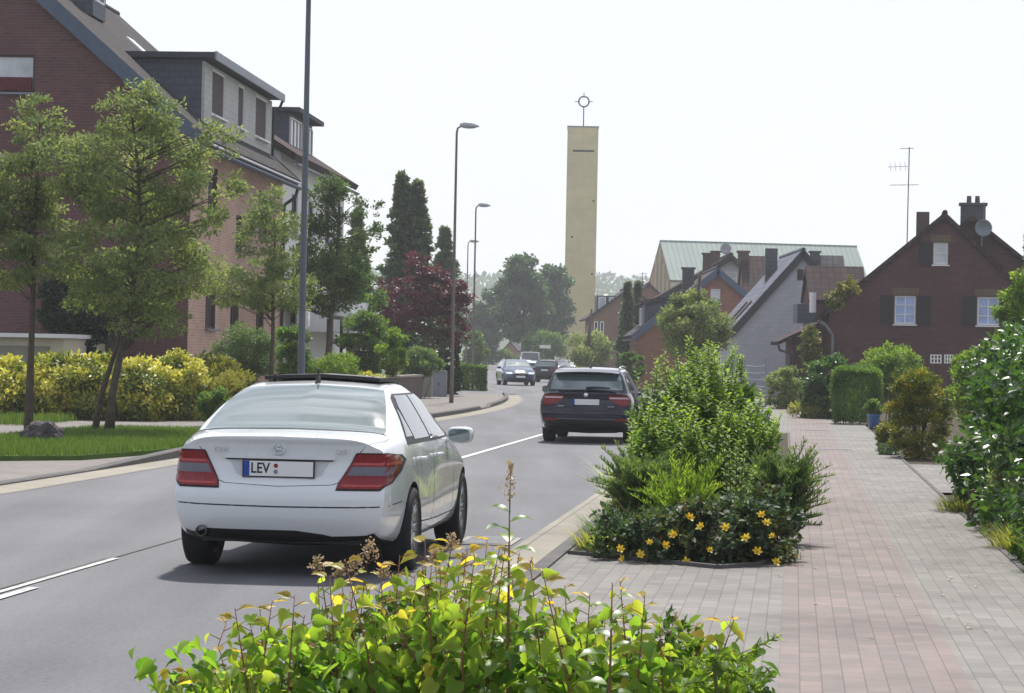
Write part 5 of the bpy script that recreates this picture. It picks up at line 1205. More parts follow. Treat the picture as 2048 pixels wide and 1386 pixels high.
conifer('conifer', 'tall dark conifer with a double top behind the copper red tree', 812, 116, 350, 690, 72, 22000, .22, LF_con, 2)
conifer('conifer', 'smaller dark conifer with a single top right of the double topped one', 884, 142, 458, 690, 56, 9000, .24, LF_con, 1)
b = loc_t(850, 101)
tree('copper_tree', 'copper red leaved tree beside the second lamp post', 'tree', b, [(0, 0, 0), (0, 0, 1.2), (.1, 0, 2.4), (.1, 0, 4)], .12,
     [ell(780, 930, 520, 690, 101, b, 80, .34, .9), ell(735, 850, 540, 660, 102, b, 44, .3), ell(885, 950, 555, 700, 100, b, 34, .26), ell(800, 880, 495, 560, 101, b, 14, .26)], 20000, .105, LF_red, BARK, nlimb=40, droop=.3, flat=.5)
b = loc_t(690, 92)
tree('garden_tree', 'dense brownish green tree between the garden tree and the copper red tree', 'tree', b, [(0, 0, 0), (.1, 0, 1.5), (.2, 0, 3.2), (.4, 0, 4.5)], .13,
     [ell(640, 780, 520, 690, 92, b, 50, .42, .9)], 10000, .13, LF_mid, BARK, nlimb=30)
conifer('conifer', 'slim dark conifer behind the open branched garden tree', 708, 104, 420, 690, 44, 8000, .2, LF_con, 1)
# shrubs on the left
def bush(name, label, px0, px1, ytop, ybot, Y, n, size, mat, bark=None, pr=.22, puf=30, depth=1.0, group=None, **k):
    pr = max(pr, .30*(px1-px0)/FPX*Y/2); n = int(n*1.3)
    mid = (px0+px1)/2; b = fl(mid, Y); b.z = hz(Y)+.02; e = list(ell(px0, px1, ytop, ybot, Y, b, puf, pr, depth)); e[2] = max(e[2], .05)
    return shrub(name, label, b, [tuple(e)], n, size, mat, bark or TWIG, group=group, **k)
bush('round_shrub', 'big round dark green shrub below the copper red tree', 672, 792, 618, 760, 83, 12000, .085, LF_mid, pr=.25, puf=60)
bush('shrub', 'fresh lime green shrub right of the big round one', 755, 818, 655, 750, 80, 5000, .08, LF_bright, pr=.18, puf=26)
bush('shrub', 'low mound of golden yellow foliage by the low garden wall', 712, 776, 733, 790, 70, 3000, .06, LF_yel, pr=.12, puf=24)
bush('shrub', 'tangled green garden shrub right of the near lamp post foot', 610, 730, 705, 790, 71, 6000, .09, LF_bright, pr=.2, puf=36, tmpl=LANCE)
bush('shrub', 'dark brownish green spreading shrub at the pale brick facade of the big house', 415, 560, 640, 780, 62.5, 12000, .085, LF_spir, pr=.26, puf=60, tmpl=LANCE)
bush('shrub', 'dense dark green shrub behind the near lamp post at the white house', 540, 625, 640, 780, 66, 7000, .085, LF_mid, pr=.24, puf=36)
bush('shrub', 'grey green shrub spilling over the low garden wall', 790, 890, 690, 765, 93, 6000, .10, LF_spir, pr=.25, puf=34)
bush('shrub', 'dark shrub at the end of the low garden wall under the copper tree', 770, 905, 640, 745, 106, 6000, .14, LF_dark, pr=.35, puf=34)
bush('shrub', 'small soft green shrub on the pavement edge left of the white saloon car', 395, 470, 770, 850, 53.5, 3500, .06, LF_mid, pr=.14, puf=22)
def ivy_column(name, label, px0, px1, y0, y1, Y, n, size, mat):
    bush(name, label, px0, px1, y0, y1+14, Y, n, size, mat, pr=.13, puf=70, up=.2, out=1.2)
ivy_column('columnar_shrub', 'narrow dark columnar evergreen at the second lamp post', 888, 924, 668, 795, 103, 6000, .10, LF_dark)
# yellow hedge: one row of golden shrubs grown together
for i, (x0, x1, y0, Y) in enumerate(((-60, 70, 715, 57.5), (40, 165, 708, 57.2), (125, 250, 712, 57), (225, 340, 714, 57), (310, 410, 706, 58), (380, 490, 720, 59.5))):
    lab = ['golden yellow hedge shrub at the left picture edge below the garage', 'golden yellow hedge shrub behind the boulder and the slender trunk', 'tallest bright golden hedge shrub left of the two leaning stems', 'golden yellow hedge shrub right behind the two leaning stems', 'golden yellow hedge shrub in front of the brick house corner', 'golden yellow hedge shrub at the right end of the row'][i]
    bush('golden_shrub', lab, x0-25, x1+25, y0-8, 862, Y, 9000, .10, LF_yel, TWIGR, pr=.22, puf=80, tone=.75, group='golden shrubs of the yellow hedge', tmpl=OVAL)
# ivy mass on the gable
b = fl(150, 64.3); bb = Vector((b.x, 64.6, 0))
shrub('climbing_ivy', 'dark ivy climbing the brick gable behind the street trees', bb, [ell(75, 235, 535, 715, 64.4, bb, 80, .26, .3), ell(90, 200, 680, 740, 64.4, bb, 20, .22, .3)], 13000, .10, LF_dark, BARK, cat='ivy', stems=8, sr=.02)
# box hedge at the bend
def box_hedge(name, label, loc, rz, d, n, size, mat, shape=1.0):
    t = thing(name, label, 'hedge', loc, rz); m = MB(); n = int(n*2.2); size = size*1.15
    for i in range(6): m.tube([((i-2.5)/6*d[0], 0, -.02), ((i-2.5)/6*d[0]+.05, .04, d[2]*.8)], [.02, .01], 5)
    m.build('stem', BARK, t); P = []; Nn = []
    A = [d[1]*d[2], d[1]*d[2], d[0]*d[2], d[0]*d[2], d[0]*d[1]*1.2]; w8 = np.array(A)/sum(A); f = RNG.choice(5, n, p=w8); u = RNG.uniform(-.5, .5, (n, 3)); u[:, 2] += .5
    nr = np.zeros((n, 3))
    for k, (ax, v, nv) in enumerate(((0, -.5, -1), (0, .5, 1), (1, -.5, -1), (1, .5, 1), (2, 1, 1))): u[f == k, ax] = v; nr[f == k, ax] = nv
    P = u*np.array(d); c = np.array([0, 0, d[2]*.5]); 
    if shape < 1: 
        q = (P-c)/np.array([d[0]/2, d[1]/2, d[2]/2]); r = np.linalg.norm(q, axis=1, keepdims=True); P = c+q/np.maximum(1e-6, r**(1-shape))*np.array([d[0]/2, d[1]/2, d[2]/2])
    P -= nr*np.abs(RNG.normal(size=(n, 1)))*.06; P += RNG.normal(size=(n, 3))*.022
    # slow waviness of the clipped faces
    P += nr*(.035*np.sin(P[:, :1]*5+P[:, 2:]*3)+.02*np.sin(P[:, 1:2]*9))
    leaves('foliage', P, nr*.7+sph(n)*.8, nr+sph(n)*.7, size*RNG.uniform(.6, 1.3, n), DIAMOND, mat, t, rnd=.5*RNG.random(n)+.5*(.5+.5*np.sin(P[:, 0]*4)*np.cos(P[:, 2]*5)))
    return t
b = fl(942, 118.5); box_hedge('box_hedge', 'clipped green box hedge at the bend right of the dark columnar evergreen', b, R(8), (1.15, 2.6, 1.15), 7000, .07, LF_mid)
# far street greenery
def far_tree(label, px, Y, ells_px, n, size, mat, name='tree', group=None):
    b = fl(px, Y); tree(name, label, 'tree', b, [(0, 0, 0), (0, 0, 2.5), (.2, 0, 5)], .25, [ell(*e, Y, b, k, pr) for *e, k, pr in ells_px], n, size, mat, BARK, nlimb=14, group=group)
far_tree('big dense bluish green tree left of the beige tower', 1045, 268, [(985, 1105, 540, 690, 60, 1.0), (1005, 1085, 505, 600, 30, .9)], 16000, .42, LF_blue)
far_tree('dense tree touching the left edge of the beige tower', 1105, 285, [(1070, 1150, 535, 690, 46, 1.0), (1085, 1135, 520, 590, 14, .8)], 10000, .42, LF_blue)
far_tree('hazy tree half hidden by the third lamp post', 968, 300, [(930, 1000, 600, 725, 50, .9), (965, 1012, 575, 690, 20, .9)], 14000, .42, LF_blue)
far_tree('low feathery green tree behind the silver van', 1092, 262, [(1040, 1135, 655, 735, 36, .7)], 7000, .26, LF_mid)
far_tree('light green street tree in front of the tower foot', 1175, 172, [(1130, 1225, 655, 745, 36, .55), (1160, 1220, 690, 750, 16, .45)], 8000, .19, LF_street)
far_tree('round feathery street tree in front of the red brick gable house', 1385, 97, [(1315, 1460, 585, 720, 60, .40), (1340, 1430, 570, 650, 20, .32)], 15000, .12, LF_street)
conifer('cypress', 'tall slim dark cypress between the far brick house and the red gable house', 1252, 151, 567, 740, 24, 9000, .2, LF_con, 1, jag=.15)
conifer('cypress', 'second slim dark cypress close to the tall one', 1272, 153, 565, 740, 20, 6000, .2, LF_con, 1, jag=.15)
bush('shrub', 'roadside bush at the red gable house beyond the dark estate car', 1235, 1290, 700, 765, 118, 3500, .12, LF_mid, pr=.25, puf=20)
bush('shrub', 'green bush at the left roadside far beyond the box hedge', 930, 975, 660, 745, 205, 3500, .26, LF_mid, pr=.5, puf=20)
bush('shrub', 'roadside bushes beside the far cottages', 985, 1040, 700, 728, 300, 3000, .3, LF_mid, pr=.5, puf=20)
# ---- planting island
def isl(px0, px1, y0, y1, Y, label, n, size, mat, name='shrub', **k): return bush(name, label, px0, px1, y0, y1, Y, n, size, mat, **k)
def sprigs(t, n, ells, L, leaf, mat, wood, tmpl=LANCE, per=26, name='shoot'):
    """upright leafy shoots: each a thin stem with paired leaves; all in two meshes"""
    C, Rr, O = puffs(ells); m = MB(); P = []; A = []; N = []; S = []; T = []
    for i in RNG.choice(len(C), min(n, len(C)), replace=False):
        c = Vector(C[i]); d = Vector((RNG.normal()*.28+(C[i][0]-O[i][0])*.35, RNG.normal()*.28, 1)).normalized(); l = L*RNG.uniform(.6, 1.3); p0 = c-d*l*.5
        m.tube([p0, p0+d*l*.6, p0+d*l], [.007, .005, .002], 4); tone = RNG.random()*.5
        for j in range(per):
            f = (j+.5)/per; a = j*2.4+i; s = Vector((math.cos(a), math.sin(a), .55)); P.append(p0+d*l*f); A.append(s); N.append(Vector((-s.x*.5, -s.y*.5, 1))+Vector(RNG.normal(size=3)*.2)); S.append(leaf*(1.1-.5*f)*RNG.uniform(.8, 1.2)); T.append(tone+.5*f)
    m.build(name, wood, t, smooth=True); leaves(name+'_leaves', np.array(P), np.array(A), np.array(N), np.array(S), tmpl, mat, t, rnd=np.array(T))
t = isl(1270, 1545, 735, 1000, 27.5, 'tall bushy bright green laurel shrub filling the planting island', 15000, .072, LF_mid, pr=.2, puf=90, stems=16, tmpl=OVAL)
e = [tuple(ell(1250, 1550, 715, 960, 27.2, t.location, 170, .12))]; sprigs(t, 120, e, .5, .085, LF_bright, TWIG, OVAL)
e = [tuple(ell(1310, 1500, 690, 780, 27.6, t.location, 40, .1))]; sprigs(t, 30, e, .42, .07, LF_bright, TWIG, OVAL, name='top_shoot')
t = isl(1250, 1420, 840, 1030, 24.6, 'fresh green leafy shrub at the front left of the tall laurel shrub', 5500, .055, LF_mid, pr=.16, puf=60, stems=10, tmpl=OVAL)
e = [tuple(ell(1240, 1420, 815, 1000, 24.3, t.location, 70, .1))]; sprigs(t, 60, e, .42, .08, LF_bright, TWIG, OVAL)
t = isl(1410, 1570, 820, 1030, 24.4, 'fresh green leafy shrub at the front right of the tall laurel shrub', 5500, .055, LF_mid, pr=.16, puf=60, stems=10, tmpl=OVAL)
e = [tuple(ell(1400, 1570, 800, 1000, 24.2, t.location, 70, .1))]; sprigs(t, 55, e, .42, .08, LF_bright, TWIG, OVAL)
def spiky(label, px0, px1, ytop, Y, n, mat, L=.55, lean=0):
    b = fl((px0+px1)/2, Y); b.z = .1; W = (px1-px0)/FPX*Y/2; H = at(px0, ytop, Y).z; t = thing('juniper', label, 'shrub', b); m = MB(); P = []; A = []; S = []; T = []
    for i in range(n):
        a = RNG.uniform(0, 6.28); f = RNG.random(); d = Vector((math.cos(a)*(.3+.7*f)+lean, math.sin(a)*(.3+.7*f), .55+.9*(1-f))).normalized(); l = L*RNG.uniform(.6, 1.2); o = Vector((math.cos(a)*W*.2, math.sin(a)*W*.2, .05+H*.45*RNG.random()))
        q = o+d*l*.5+Vector((0, 0, .02)); r = o+d*l+Vector((0, 0, -.06)); m.tube([o, q, r], [.006, .004, .002], 4); tone = RNG.random()*.6
        for j in range(44):
            u = (j+.5)/44; p = o.lerp(q, u*2) if u < .5 else q.lerp(r, u*2-1); g = j*2.4; s = d*.8+Vector((math.cos(g), math.sin(g), .3+.4*math.sin(g)))*.6; P.append(p); A.append(s); S.append(.075*(1.1-.5*u)); T.append(tone+.4*u)
    m.build('stem', TWIG, t); k = len(P); leaves('foliage', np.array(P), np.array(A), RNG.normal(size=(k, 3)), np.array(S)*RNG.uniform(.7, 1.3, k), DIAMOND, mat, t, wid=.35, rnd=np.array(T)); return t
spiky('feathery spiky green shrub overhanging the kerb side of the planting island', 1185, 1370, 890, 22.4, 200, LF_spir, .42)
spiky('spiky brownish green juniper spreading over the red paving band', 1480, 1640, 900, 21.6, 230, LF_spir, .46)
spiky('grassy pale green tuft in the middle of the planting island front', 1280, 1450, 960, 21.4, 80, LF_bright, .5)
# thin sapling in front
b = fl(1470, 20.6); b.z = .1; t = thing('sapling', 'thin upright sapling with dark stems behind the yellow flowers', 'sapling', b)
m = MB(); P = []; A = []; N = []; S = []
for k in range(5):
    x = (k-2)*.045; H = (1.22, 1.0, .9, 1.1, .7)[k]; q = [Vector((x*.3, 0, 0)), Vector((x, .02*k, H*.5)), Vector((x*1.7, .02, H))]; m.tube(q, [.008, .006, .002], 5)
    for j in range(60):
        u = .25+.75*(j+.5)/60; p = q[0].lerp(q[1], u*2) if u < .5 else q[1].lerp(q[2], u*2-1); a = j*2.4; P.append(p); A.append((math.cos(a), math.sin(a), .6)); N.append((-.3*math.cos(a), -.3*math.sin(a), 1)); S.append(.075*(1.15-.5*u)*RNG.uniform(.7, 1.2))
m.build('stem', BARK, t); leaves('foliage', np.array(P), np.array(A), np.array(N), np.array(S), OVAL, LF_bright, t)
# yellow flowering ground shrub
b = sw(19.75, -.75); b.z = .1; t = thing('flowering_shrub', 'low dark leaved shrub with yellow flowers at the front of the planting island', 'shrub', b, 0)
ex = [(-.42, 0, .10, .42, .42, .24, 60, .11), (.2, -.1, .12, .52, .42, .34, 90, .11), (.55, .25, .2, .30, .3, .34, 30, .1)]
m = MB()
for i in range(24):
    a = RNG.uniform(0, 6.28); m.tube(bend((RNG.uniform(-.5, .5), RNG.uniform(-.2, .3), 0), (RNG.uniform(-.7, .8), RNG.uniform(-.4, .5), RNG.uniform(.2, .45)), .1), [.006, .005, .004, .003, .002], 4)
m.build('stem', TWIGR, t); foliage('foliage', ex, 9500, .062, leafmat('hypericum_leaves', [(.018, .038, .02), (.04, .075, .036), (.075, .11, .045), (.14, .08, .04)], .25, .55, .2), t, OVAL, floor=.0, up=.9)
def on_ell(px, py, b, ex):
    a, c = ray(px, py); d = Vector((a, 1, c)); o = Vector((0, 0, CAMH))-b; best = None
    for cx, cy, cz, rx, ry, rz, n, pr in ex:
        k = Vector((1/(rx+pr*.9), 1/(ry+pr*.9), 1/(rz+pr*.75))); D = Vector((d.x*k.x, d.y*k.y, d.z*k.z)); q = o-Vector((cx, cy, cz)); q = Vector((q.x*k.x, q.y*k.y, q.z*k.z))
        A, B, C = D.dot(D), 2*D.dot(q), q.dot(q)-1; h = B*B-4*A*C
        if h > 0:
            t_ = (-B-math.sqrt(h))/2/A
            if best is None or t_ < best: best = t_
    return o+d*(best-.02 if best else 19.5)
FL = [(1240, 1098), (1282, 1110), (1294, 1136), (1348, 1070), (1380, 1035), (1402, 1053), (1330, 1092), (1374, 1125), (1492, 1076), (1523, 1030), (1533, 1046), (1514, 1104), (1553, 1124), (1452, 1056), (1246, 1118), (1545, 1072), (1420, 1100), (1300, 1085)]
def flower(parent, p, r, up):
    ax = []; up = Vector(up).normalized(); x = up.orthogonal().normalized(); y = up.cross(x); P = []
    for k in range(6):
        a = k*math.pi/3; ax.append(tuple(x*math.cos(a)+y*math.sin(a)+up*.25))
    o = leaves('flower', np.tile(np.array(p), (6, 1)), np.array(ax), np.tile(np.array(up), (6, 1)), r*RNG.uniform(.85, 1.15, 6), PETAL, LF_flower, parent)
    m = MB(); m.lathe([(.001, .0), (.006, .004), (.005, .014), (.001, .018)], 8); c = m.build('stamens', MATS.get('stamen') or plain('stamen', (.55, .33, .03), .8, .2), o); c.matrix_local = Matrix.Translation(p) @ up.to_track_quat('Z', 'Y').to_matrix().to_4x4()
for i, (px, py) in enumerate(FL):
    p = on_ell(px, py, b, ex); flower(t, p, .038 if i < 14 else .028, (RNG.normal()*.4, -.9, .6))
o = grass  # weeds along the bed's kerb edge
P = []
def tuft(name, label, s, w_, n, r, h, mat, group=None, z=.1, wid=.05):
    b = sw(s, w_, z); k = n; a = RNG.uniform(0, 6.28, k); q = RNG.random(k)**.6*r; P = np.stack([q*np.cos(a), q*np.sin(a), np.zeros(k)], 1); l = RNG.uniform(.25, .8, k)
    o = leaves(name, P, np.stack([np.cos(a)*l, np.sin(a)*l, np.ones(k)], 1), np.stack([np.cos(a), np.sin(a), np.zeros(k)], 1)*-1+.01, h*RNG.uniform(.5, 1.25, k), BLADE, mat, None, wid=wid); o.location = b
    return tag(o, label, 'grass tuft', group)
tuft('grass_tuft', 'thin weedy grass at the front left corner of the planting island', 20.2, -1.55, 260, .18, .22, LF_wgrass)
tuft('grass_tuft', 'loose grass tuft on the kerb side of the planting island', 20.9, -1.45, 260, .22, .34, LF_mid)
tuft('pampas_grass', 'pale feathery grass plumes at the kerb edge near the dark estate car', 26.2, -1.75, 70, .16, .62, LF_wht, wid=.03)
# ---- garden side of the path
def hedge_laurel():
    t = thing('laurel_hedge', 'tall glossy dark green laurel hedge along the right side of the path', 'hedge', sw(22.5, 2.45, .05), -AROAD); ex = []
    for i in range(9): ex.append((RNG.uniform(-.1, .15)+.05, -3.4+i*1.2, .55, .66, .75, .66, 36, .19)); ex.append((RNG.uniform(-.3, -.05), -3.4+i*1.2, .25, .4, .7, .3, 16, .17)); ex.append((RNG.uniform(-.1, .2)+.02, -3.4+i*1.2, 1.45, .62, .75, .62+.06*math.sin(i*2), 30, .19))
    m = MB()
    for i in range(16): y = -5+i*.75; m.tube(bend((RNG.uniform(-.2, .2), y, -.05), (RNG.uniform(-.3, .3), y+RNG.normal()*.3, 1.5), .08), [.03, .028, .024, .018, .01], 6)
    m.build('stem', BARK, t, smooth=True); foliage('foliage', ex, 44000,   .09, LF_laur, t, OVAL, floor=.02, up=.5, out=.5, tone=.4, droop=.1); return t
hedge_laurel()
b = sw(24.7, 2.15, .05); t = shrub('variegated_shrub', 'pale white edged shrub growing out of the laurel hedge by the post', b, [(0, 0, .55, .18, .3, .42, 34, .1)], 2600, .05, LF_wht, TWIG, tmpl=OVAL)
b = fl(1838, 42.2); b.z = .04; t = thing('golden_thuja', 'rounded golden green thuja bush beside the path, left of the laurel hedge', 'shrub', b)
m = MB(); [m.tube(bend((0, 0, 0), (RNG.normal()*.2, RNG.normal()*.2, RNG.uniform(.8, 1.4)), .05), [.03, .025, .02, .015, .008], 6) for i in range(7)]; m.build('stem', BARK, t)
foliage('foliage', [ell(1772, 1906, 735, 925, 42.2, b, 150, .13), ell(1785, 1870, 728, 830, 42.2, b, 40, .12)], 17000, .062, LF_gold, t, DIAMOND, wid=.6, floor=-.02, up=.1, out=1.0, tone=.65)
b = fl(1776, 45.0); b.z = .04; box_hedge('box_ball', 'small round clipped box ball at the foot of the golden thuja', b, 0, (.36, .36, .52), 2600, .035, LF_gold, .35)
b = fl(1772, 43.2); b.z = .04; shrub('shrub', 'low dark ground shrub beside the path below the box ball', b, [(0, 0, .1, .2, .2, .12, 16, .08)], 1500, .05, LF_con, TWIG)
b = fl(1700, 64.5); b.z = .05; box_hedge('clipped_hedge', 'clipped rounded hedge block behind the blue flower pot', fl(1712, 64.5), -AROAD, (1.3, 1.5, 1.6), 9000, .05, LF_mid, .5)
bush('shrub', 'large rounded bright green bush in front of the dark brown house', 1713, 1848, 680, 800, 69, 11000, .07, LF_bright, pr=.18, puf=80, tone=.7)
bush('climbing_shrub', 'dark leafy climber heap between the iron gate and the clipped hedge', 1605, 1718, 703, 880, 70, 9000, .10, LF_laur, pr=.2, puf=70, tmpl=OVAL)
bush('shrub', 'low weeds at the foot of the dark leafy climber', 1570, 1650, 800, 850, 70, 2500, .06, LF_wgrass, pr=.12, puf=24)
bush('shrub', 'feathery green shrub right of the iron gate', 1532, 1612, 722, 840, 83, 6000, .085, LF_street, pr=.18, puf=46)
bush('shrub', 'bright leafy shrub below the right window of the brown house', 1895, 2060, 668, 880, 50, 9000, .085, LF_bright, pr=.2, puf=60, tmpl=OVAL)
bush('shrub', 'tall yellow green shrub at the right picture edge', 1990, 2075, 545, 760, 54, 6000, .08, LF_bright, pr=.2, puf=46)
conifer('cypress', 'dark cypress cut by the right picture edge', 2052, 57, 455, 800, 26, 7000, .1, LF_con, 1, jag=.15)
b = Vector((at(1622, 690, 94.6).x, 94.4, 0)); shrub('climbing_ivy', 'yellowish green climber on the left corner of the brown house', b, [ell(1600, 1645, 640, 760, 94.4, b, 40, .2, .6), ell(1645, 1690, 575, 625, 94.0, b, 20, .16, .5), ell(1675, 1722, 548, 595, 94.0, b, 18, .14, .5)], 5500, .10, LF_gold, BARK, cat='ivy', stems=8)
for i, (s, w_, h, lab) in enumerate(((22.0, 2.15, .26, 'leafy weeds at the foot of the laurel hedge near the wooden post'), (19.6, 2.35, .42, 'bright green grass at the right picture edge under the laurel hedge'), (27.4, 2.0, .22, 'yellowish grass tuft on the path edge beyond the wooden post'), (18.3, 2.5, .4, 'grass clump at the bottom right picture edge'))):
    tuft('grass_tuft', lab, s, w_-.12, 520, .32, h, LF_wgrass if i in (0, 2) else LF_bright, 'weeds along the right path edge', .06, .06)
# ---- foreground shrubs in front of the lens
def knot(label, px_list, Y0, seed, nlow, w_, d):
    """heart leaved shrub: leaning stems each ending at a given point of the outline"""
    mid = sum(p[0] for p in px_list)/len(px_list); b = at(mid, 1386, Y0); b.z = 0; t = thing('foreground_shrub', label, 'shrub', b, 0, 'leafy shrubs in the foreground'); m = MB(); P = []; A = []; N = []; S = []; T = []; amb = []
    for px, py in px_list:
        top = at(px, py, Y0+RNG.uniform(-d, d))-b; q0 = Vector((top.x*.55+RNG.normal()*.05, top.y*.5, 0)); mid_ = q0.lerp(top, .6)+Vector((RNG.normal()*.03, RNG.normal()*.03, .03)); pts = [q0, q0.lerp(mid_, .5), mid_, top]
        m.tube(pts, [.006, .005, .004, .0015], 5); L = (top-q0).length; k = int(L/.027)
        for j in range(k):
            f = (j+.6)/k
            if f < .15: continue
            u = f*3; i = min(2, int(u)); p = pts[i].lerp(pts[i+1], u-i); a = j*2.6+px; s = Vector((math.cos(a), math.sin(a)*.9, -.35-.3*RNG.random())); pet = s*.05; m.tube([p, p+Vector((s.x*.04, s.y*.04, .02))], .0015, 4)
            if f > .95: amb.append((p+Vector((s.x, s.y, .3))*.02, s)); continue
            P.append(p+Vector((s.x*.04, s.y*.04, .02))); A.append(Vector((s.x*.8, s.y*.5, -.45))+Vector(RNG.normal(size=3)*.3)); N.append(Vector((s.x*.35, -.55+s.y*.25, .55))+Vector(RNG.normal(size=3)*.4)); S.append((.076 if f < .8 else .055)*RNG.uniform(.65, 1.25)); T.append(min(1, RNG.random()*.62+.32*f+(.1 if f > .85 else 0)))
    for j in range(nlow):
        P.append(Vector((RNG.uniform(-w_, w_), RNG.uniform(-.25, .25), RNG.uniform(.25, .62)))); s = sph(1)[0]; A.append(Vector((s[0], s[1], -.4))); N.append(Vector(RNG.normal(size=3)*.5)+Vector((0, -.2, .9))); S.append(.07*RNG.uniform(.6, 1.2)); T.append(RNG.random()*.55)
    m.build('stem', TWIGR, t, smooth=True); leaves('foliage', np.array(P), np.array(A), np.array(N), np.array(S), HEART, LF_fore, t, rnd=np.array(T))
    if amb: leaves('young_leaves', np.array([a for a, s in amb]), np.array([(s.x, s.y, .3) for a, s in amb]), np.array([(0.2, -.5, .8)]*len(amb))+RNG.normal(size=(len(amb), 3))*.3, .05*RNG.uniform(.6, 1.2, len(amb)), HEART, LF_amber, t)
    return t
knot('heart leaved foreground shrub reaching lowest, left of the others', [(315, 1350), (345, 1362), (375, 1340), (400, 1330), (440, 1300), (455, 1240), (470, 1215), (500, 1240), (520, 1215), (545, 1200), (560, 1255), (590, 1190), (610, 1230), (640, 1290), (480, 1300), (430, 1345), (530, 1290), (575, 1310), (500, 1340), (620, 1330)], 9.0, 1, 150, .42, .25)
knot('heart leaved foreground shrub in the middle below the white saloon car', [(640, 1130), (660, 1150), (690, 1118), (700, 1180), (730, 1160), (760, 1130), (800, 1110), (830, 1150), (850, 1080), (880, 1120), (905, 1080), (920, 1130), (950, 1110), (990, 1150), (1010, 1100), (760, 1200), (820, 1220), (880, 1200), (700, 1240), (650, 1250), (940, 1210), (980, 1230), (800, 1280), (900, 1290), (720, 1300), (1020, 1250), (860, 1170), (1000, 1095), (975, 1075), (1040, 1105), (935, 1095), (865, 1110), (1050, 1150), (1015, 1140), (955, 1160), (905, 1150), (990, 1190), (845, 1130), (790, 1150)], 9.2, 2, 330, .5, .3)
knot('heart leaved foreground shrub right of the tall thin flower spike', [(1060, 1120), (1085, 1140), (1100, 1190), (1130, 1170), (1150, 1220), (1180, 1190), (1210, 1230), (1240, 1160), (1260, 1240), (1290, 1190), (1320, 1250), (1350, 1230), (1390, 1250), (1420, 1270), (1450, 1240), (1470, 1235), (1480, 1300), (1120, 1270), (1200, 1290), (1280, 1290), (1340, 1310), (1400, 1320), (1060, 1280), (1240, 1330), (1460, 1340)], 9.1, 3, 260, .48, .3)
def peach(label, px, py, Y, n, spread, droop):
    b = at(px, 1386, Y); b.z = 0; top = at(px, py, Y)-b; t = thing('sapling', label, 'sapling', b); m = MB(); pts = [Vector((.0, 0, 0)), Vector((-.01, 0, top.z*.5)), top]; m.tube(pts, [.008, .006, .002], 6); P = []; A = []; N = []; S = []
    for j in range(n):
        f = .35+.62*j/n; p = pts[1].lerp(pts[2], (f-.5)*2) if f > .5 else pts[0].lerp(pts[1], f*2); a = j*2.4+1; s = Vector((math.cos(a), math.sin(a)*.8, .35-droop*(1-f))); P.append(p); A.append(s); N.append(Vector((-s.x*.3, -s.y*.3-.3, 1))); S.append(spread*(1.2-.6*f)*RNG.uniform(.8, 1.15))
    m.build('stem', TWIGR, t, smooth=True); leaves('foliage', np.array(P), np.array(A), np.array(N), np.array(S), ([(0, 0, 0), (.25, .17, .09), (.5, .21, .10), (.75, .15, .02), (1.0, 0, -.22), (.75, -.15, .02), (.5, -.21, .10), (.25, -.17, .09), (.25, 0, .05), (.5, 0, .06), (.75, 0, -.03)], [(0, 1, 8, 7), (1, 2, 9, 8), (2, 3, 10, 9), (3, 4, 5, 10), (10, 5, 6, 9), (9, 6, 7, 8)]), LF_peach, t)
    return t
t = peach('sapling with broad arching leaves and a tall thin pale flower spike, in the foreground', 1020, 985, 9.0, 20, .17, .7)
# its flower spike
P = []; b = t.location; base_z = at(1020, 1000, 9.0)-b; tip = at(1022, 925, 9.0)-b; m = MB(); m.tube([base_z-Vector((0, 0, .05)), tip], [.003, .001], 5)
for j in range(90): f = RNG.random(); P.append(base_z.lerp(tip, f)+Vector(RNG.normal(size=3)*.012*(1.2-f)))
m.build('spike_stem', TWIG, t); k = len(P); leaves('flower_spike', np.array(P), sph(k)+np.array([0, 0, .7]), sph(k), .016*RNG.uniform(.6, 1.3, k), DIAMOND, LF_dry, t)
peach('sapling with narrow drooping leaves at the right side of the foreground shrubs', 1225, 1165, 8.8, 16, .15, .5)
def spirea(label, px, py, Y, heads):
    b = at(px, 1386, Y); b.z = 0; t = thing('spirea', label, 'shrub', b, 0, 'seed head stems in the foreground'); m = MB(); P = []; A = []; G = []
    for hx, hy, r in heads:
        top = at(hx, hy, Y+RNG.uniform(-.15, .15))-b; m.tube(bend((top.x*.4, 0, 0), top, .04), [.004, .0035, .003, .002, .001], 5)
        for k in range(10):
            f = k/10; q = top-Vector((0, 0, r*1.6*f)); a = k*2.4; e = q+Vector((math.cos(a), math.sin(a), .5))*r*(.25+.6*f); m.tube([q, e], .0012, 4)
            for j in range(9): u = .3+.7*RNG.random(); P.append(q.lerp(e, u)+Vector(RNG.normal(size=3)*.006)); A.append(RNG.normal(size=3)+np.array([0, 0, .5]))
        k = len(P); leaves('seed_head', np.array(P), np.array(A), sph(k), .014*RNG.uniform(.7, 1.4, k), DIAMOND, LF_dry, t); P = []; A = []
        for k in range(14): f = RNG.uniform(.3, .85); q = Vector((top.x*(.4+.6*f), top.y*f, top.z*f)); G.append(q)
    m.build('stem', TWIGR, t); k = len(G); leaves('foliage', np.array(G), sph(k)+np.array([0, 0, .2]), sph(k)+np.array([0, -.3, .8]), .06*RNG.uniform(.6, 1.2, k), OVAL, LF_bright, t)
spirea('pale dry seed heads standing above the foreground shrub behind the white saloon car', 720, 1090, 9.5, [(740, 1085, .055), (712, 1115, .045), (635, 1118, .03), (680, 1130, .035), (770, 1130, .04)])
spirea('pinkish dry seed heads above the foreground shrub below the front wheel', 890, 1080, 9.4, [(905, 1072, .04), (870, 1105, .03), (930, 1110, .035)])
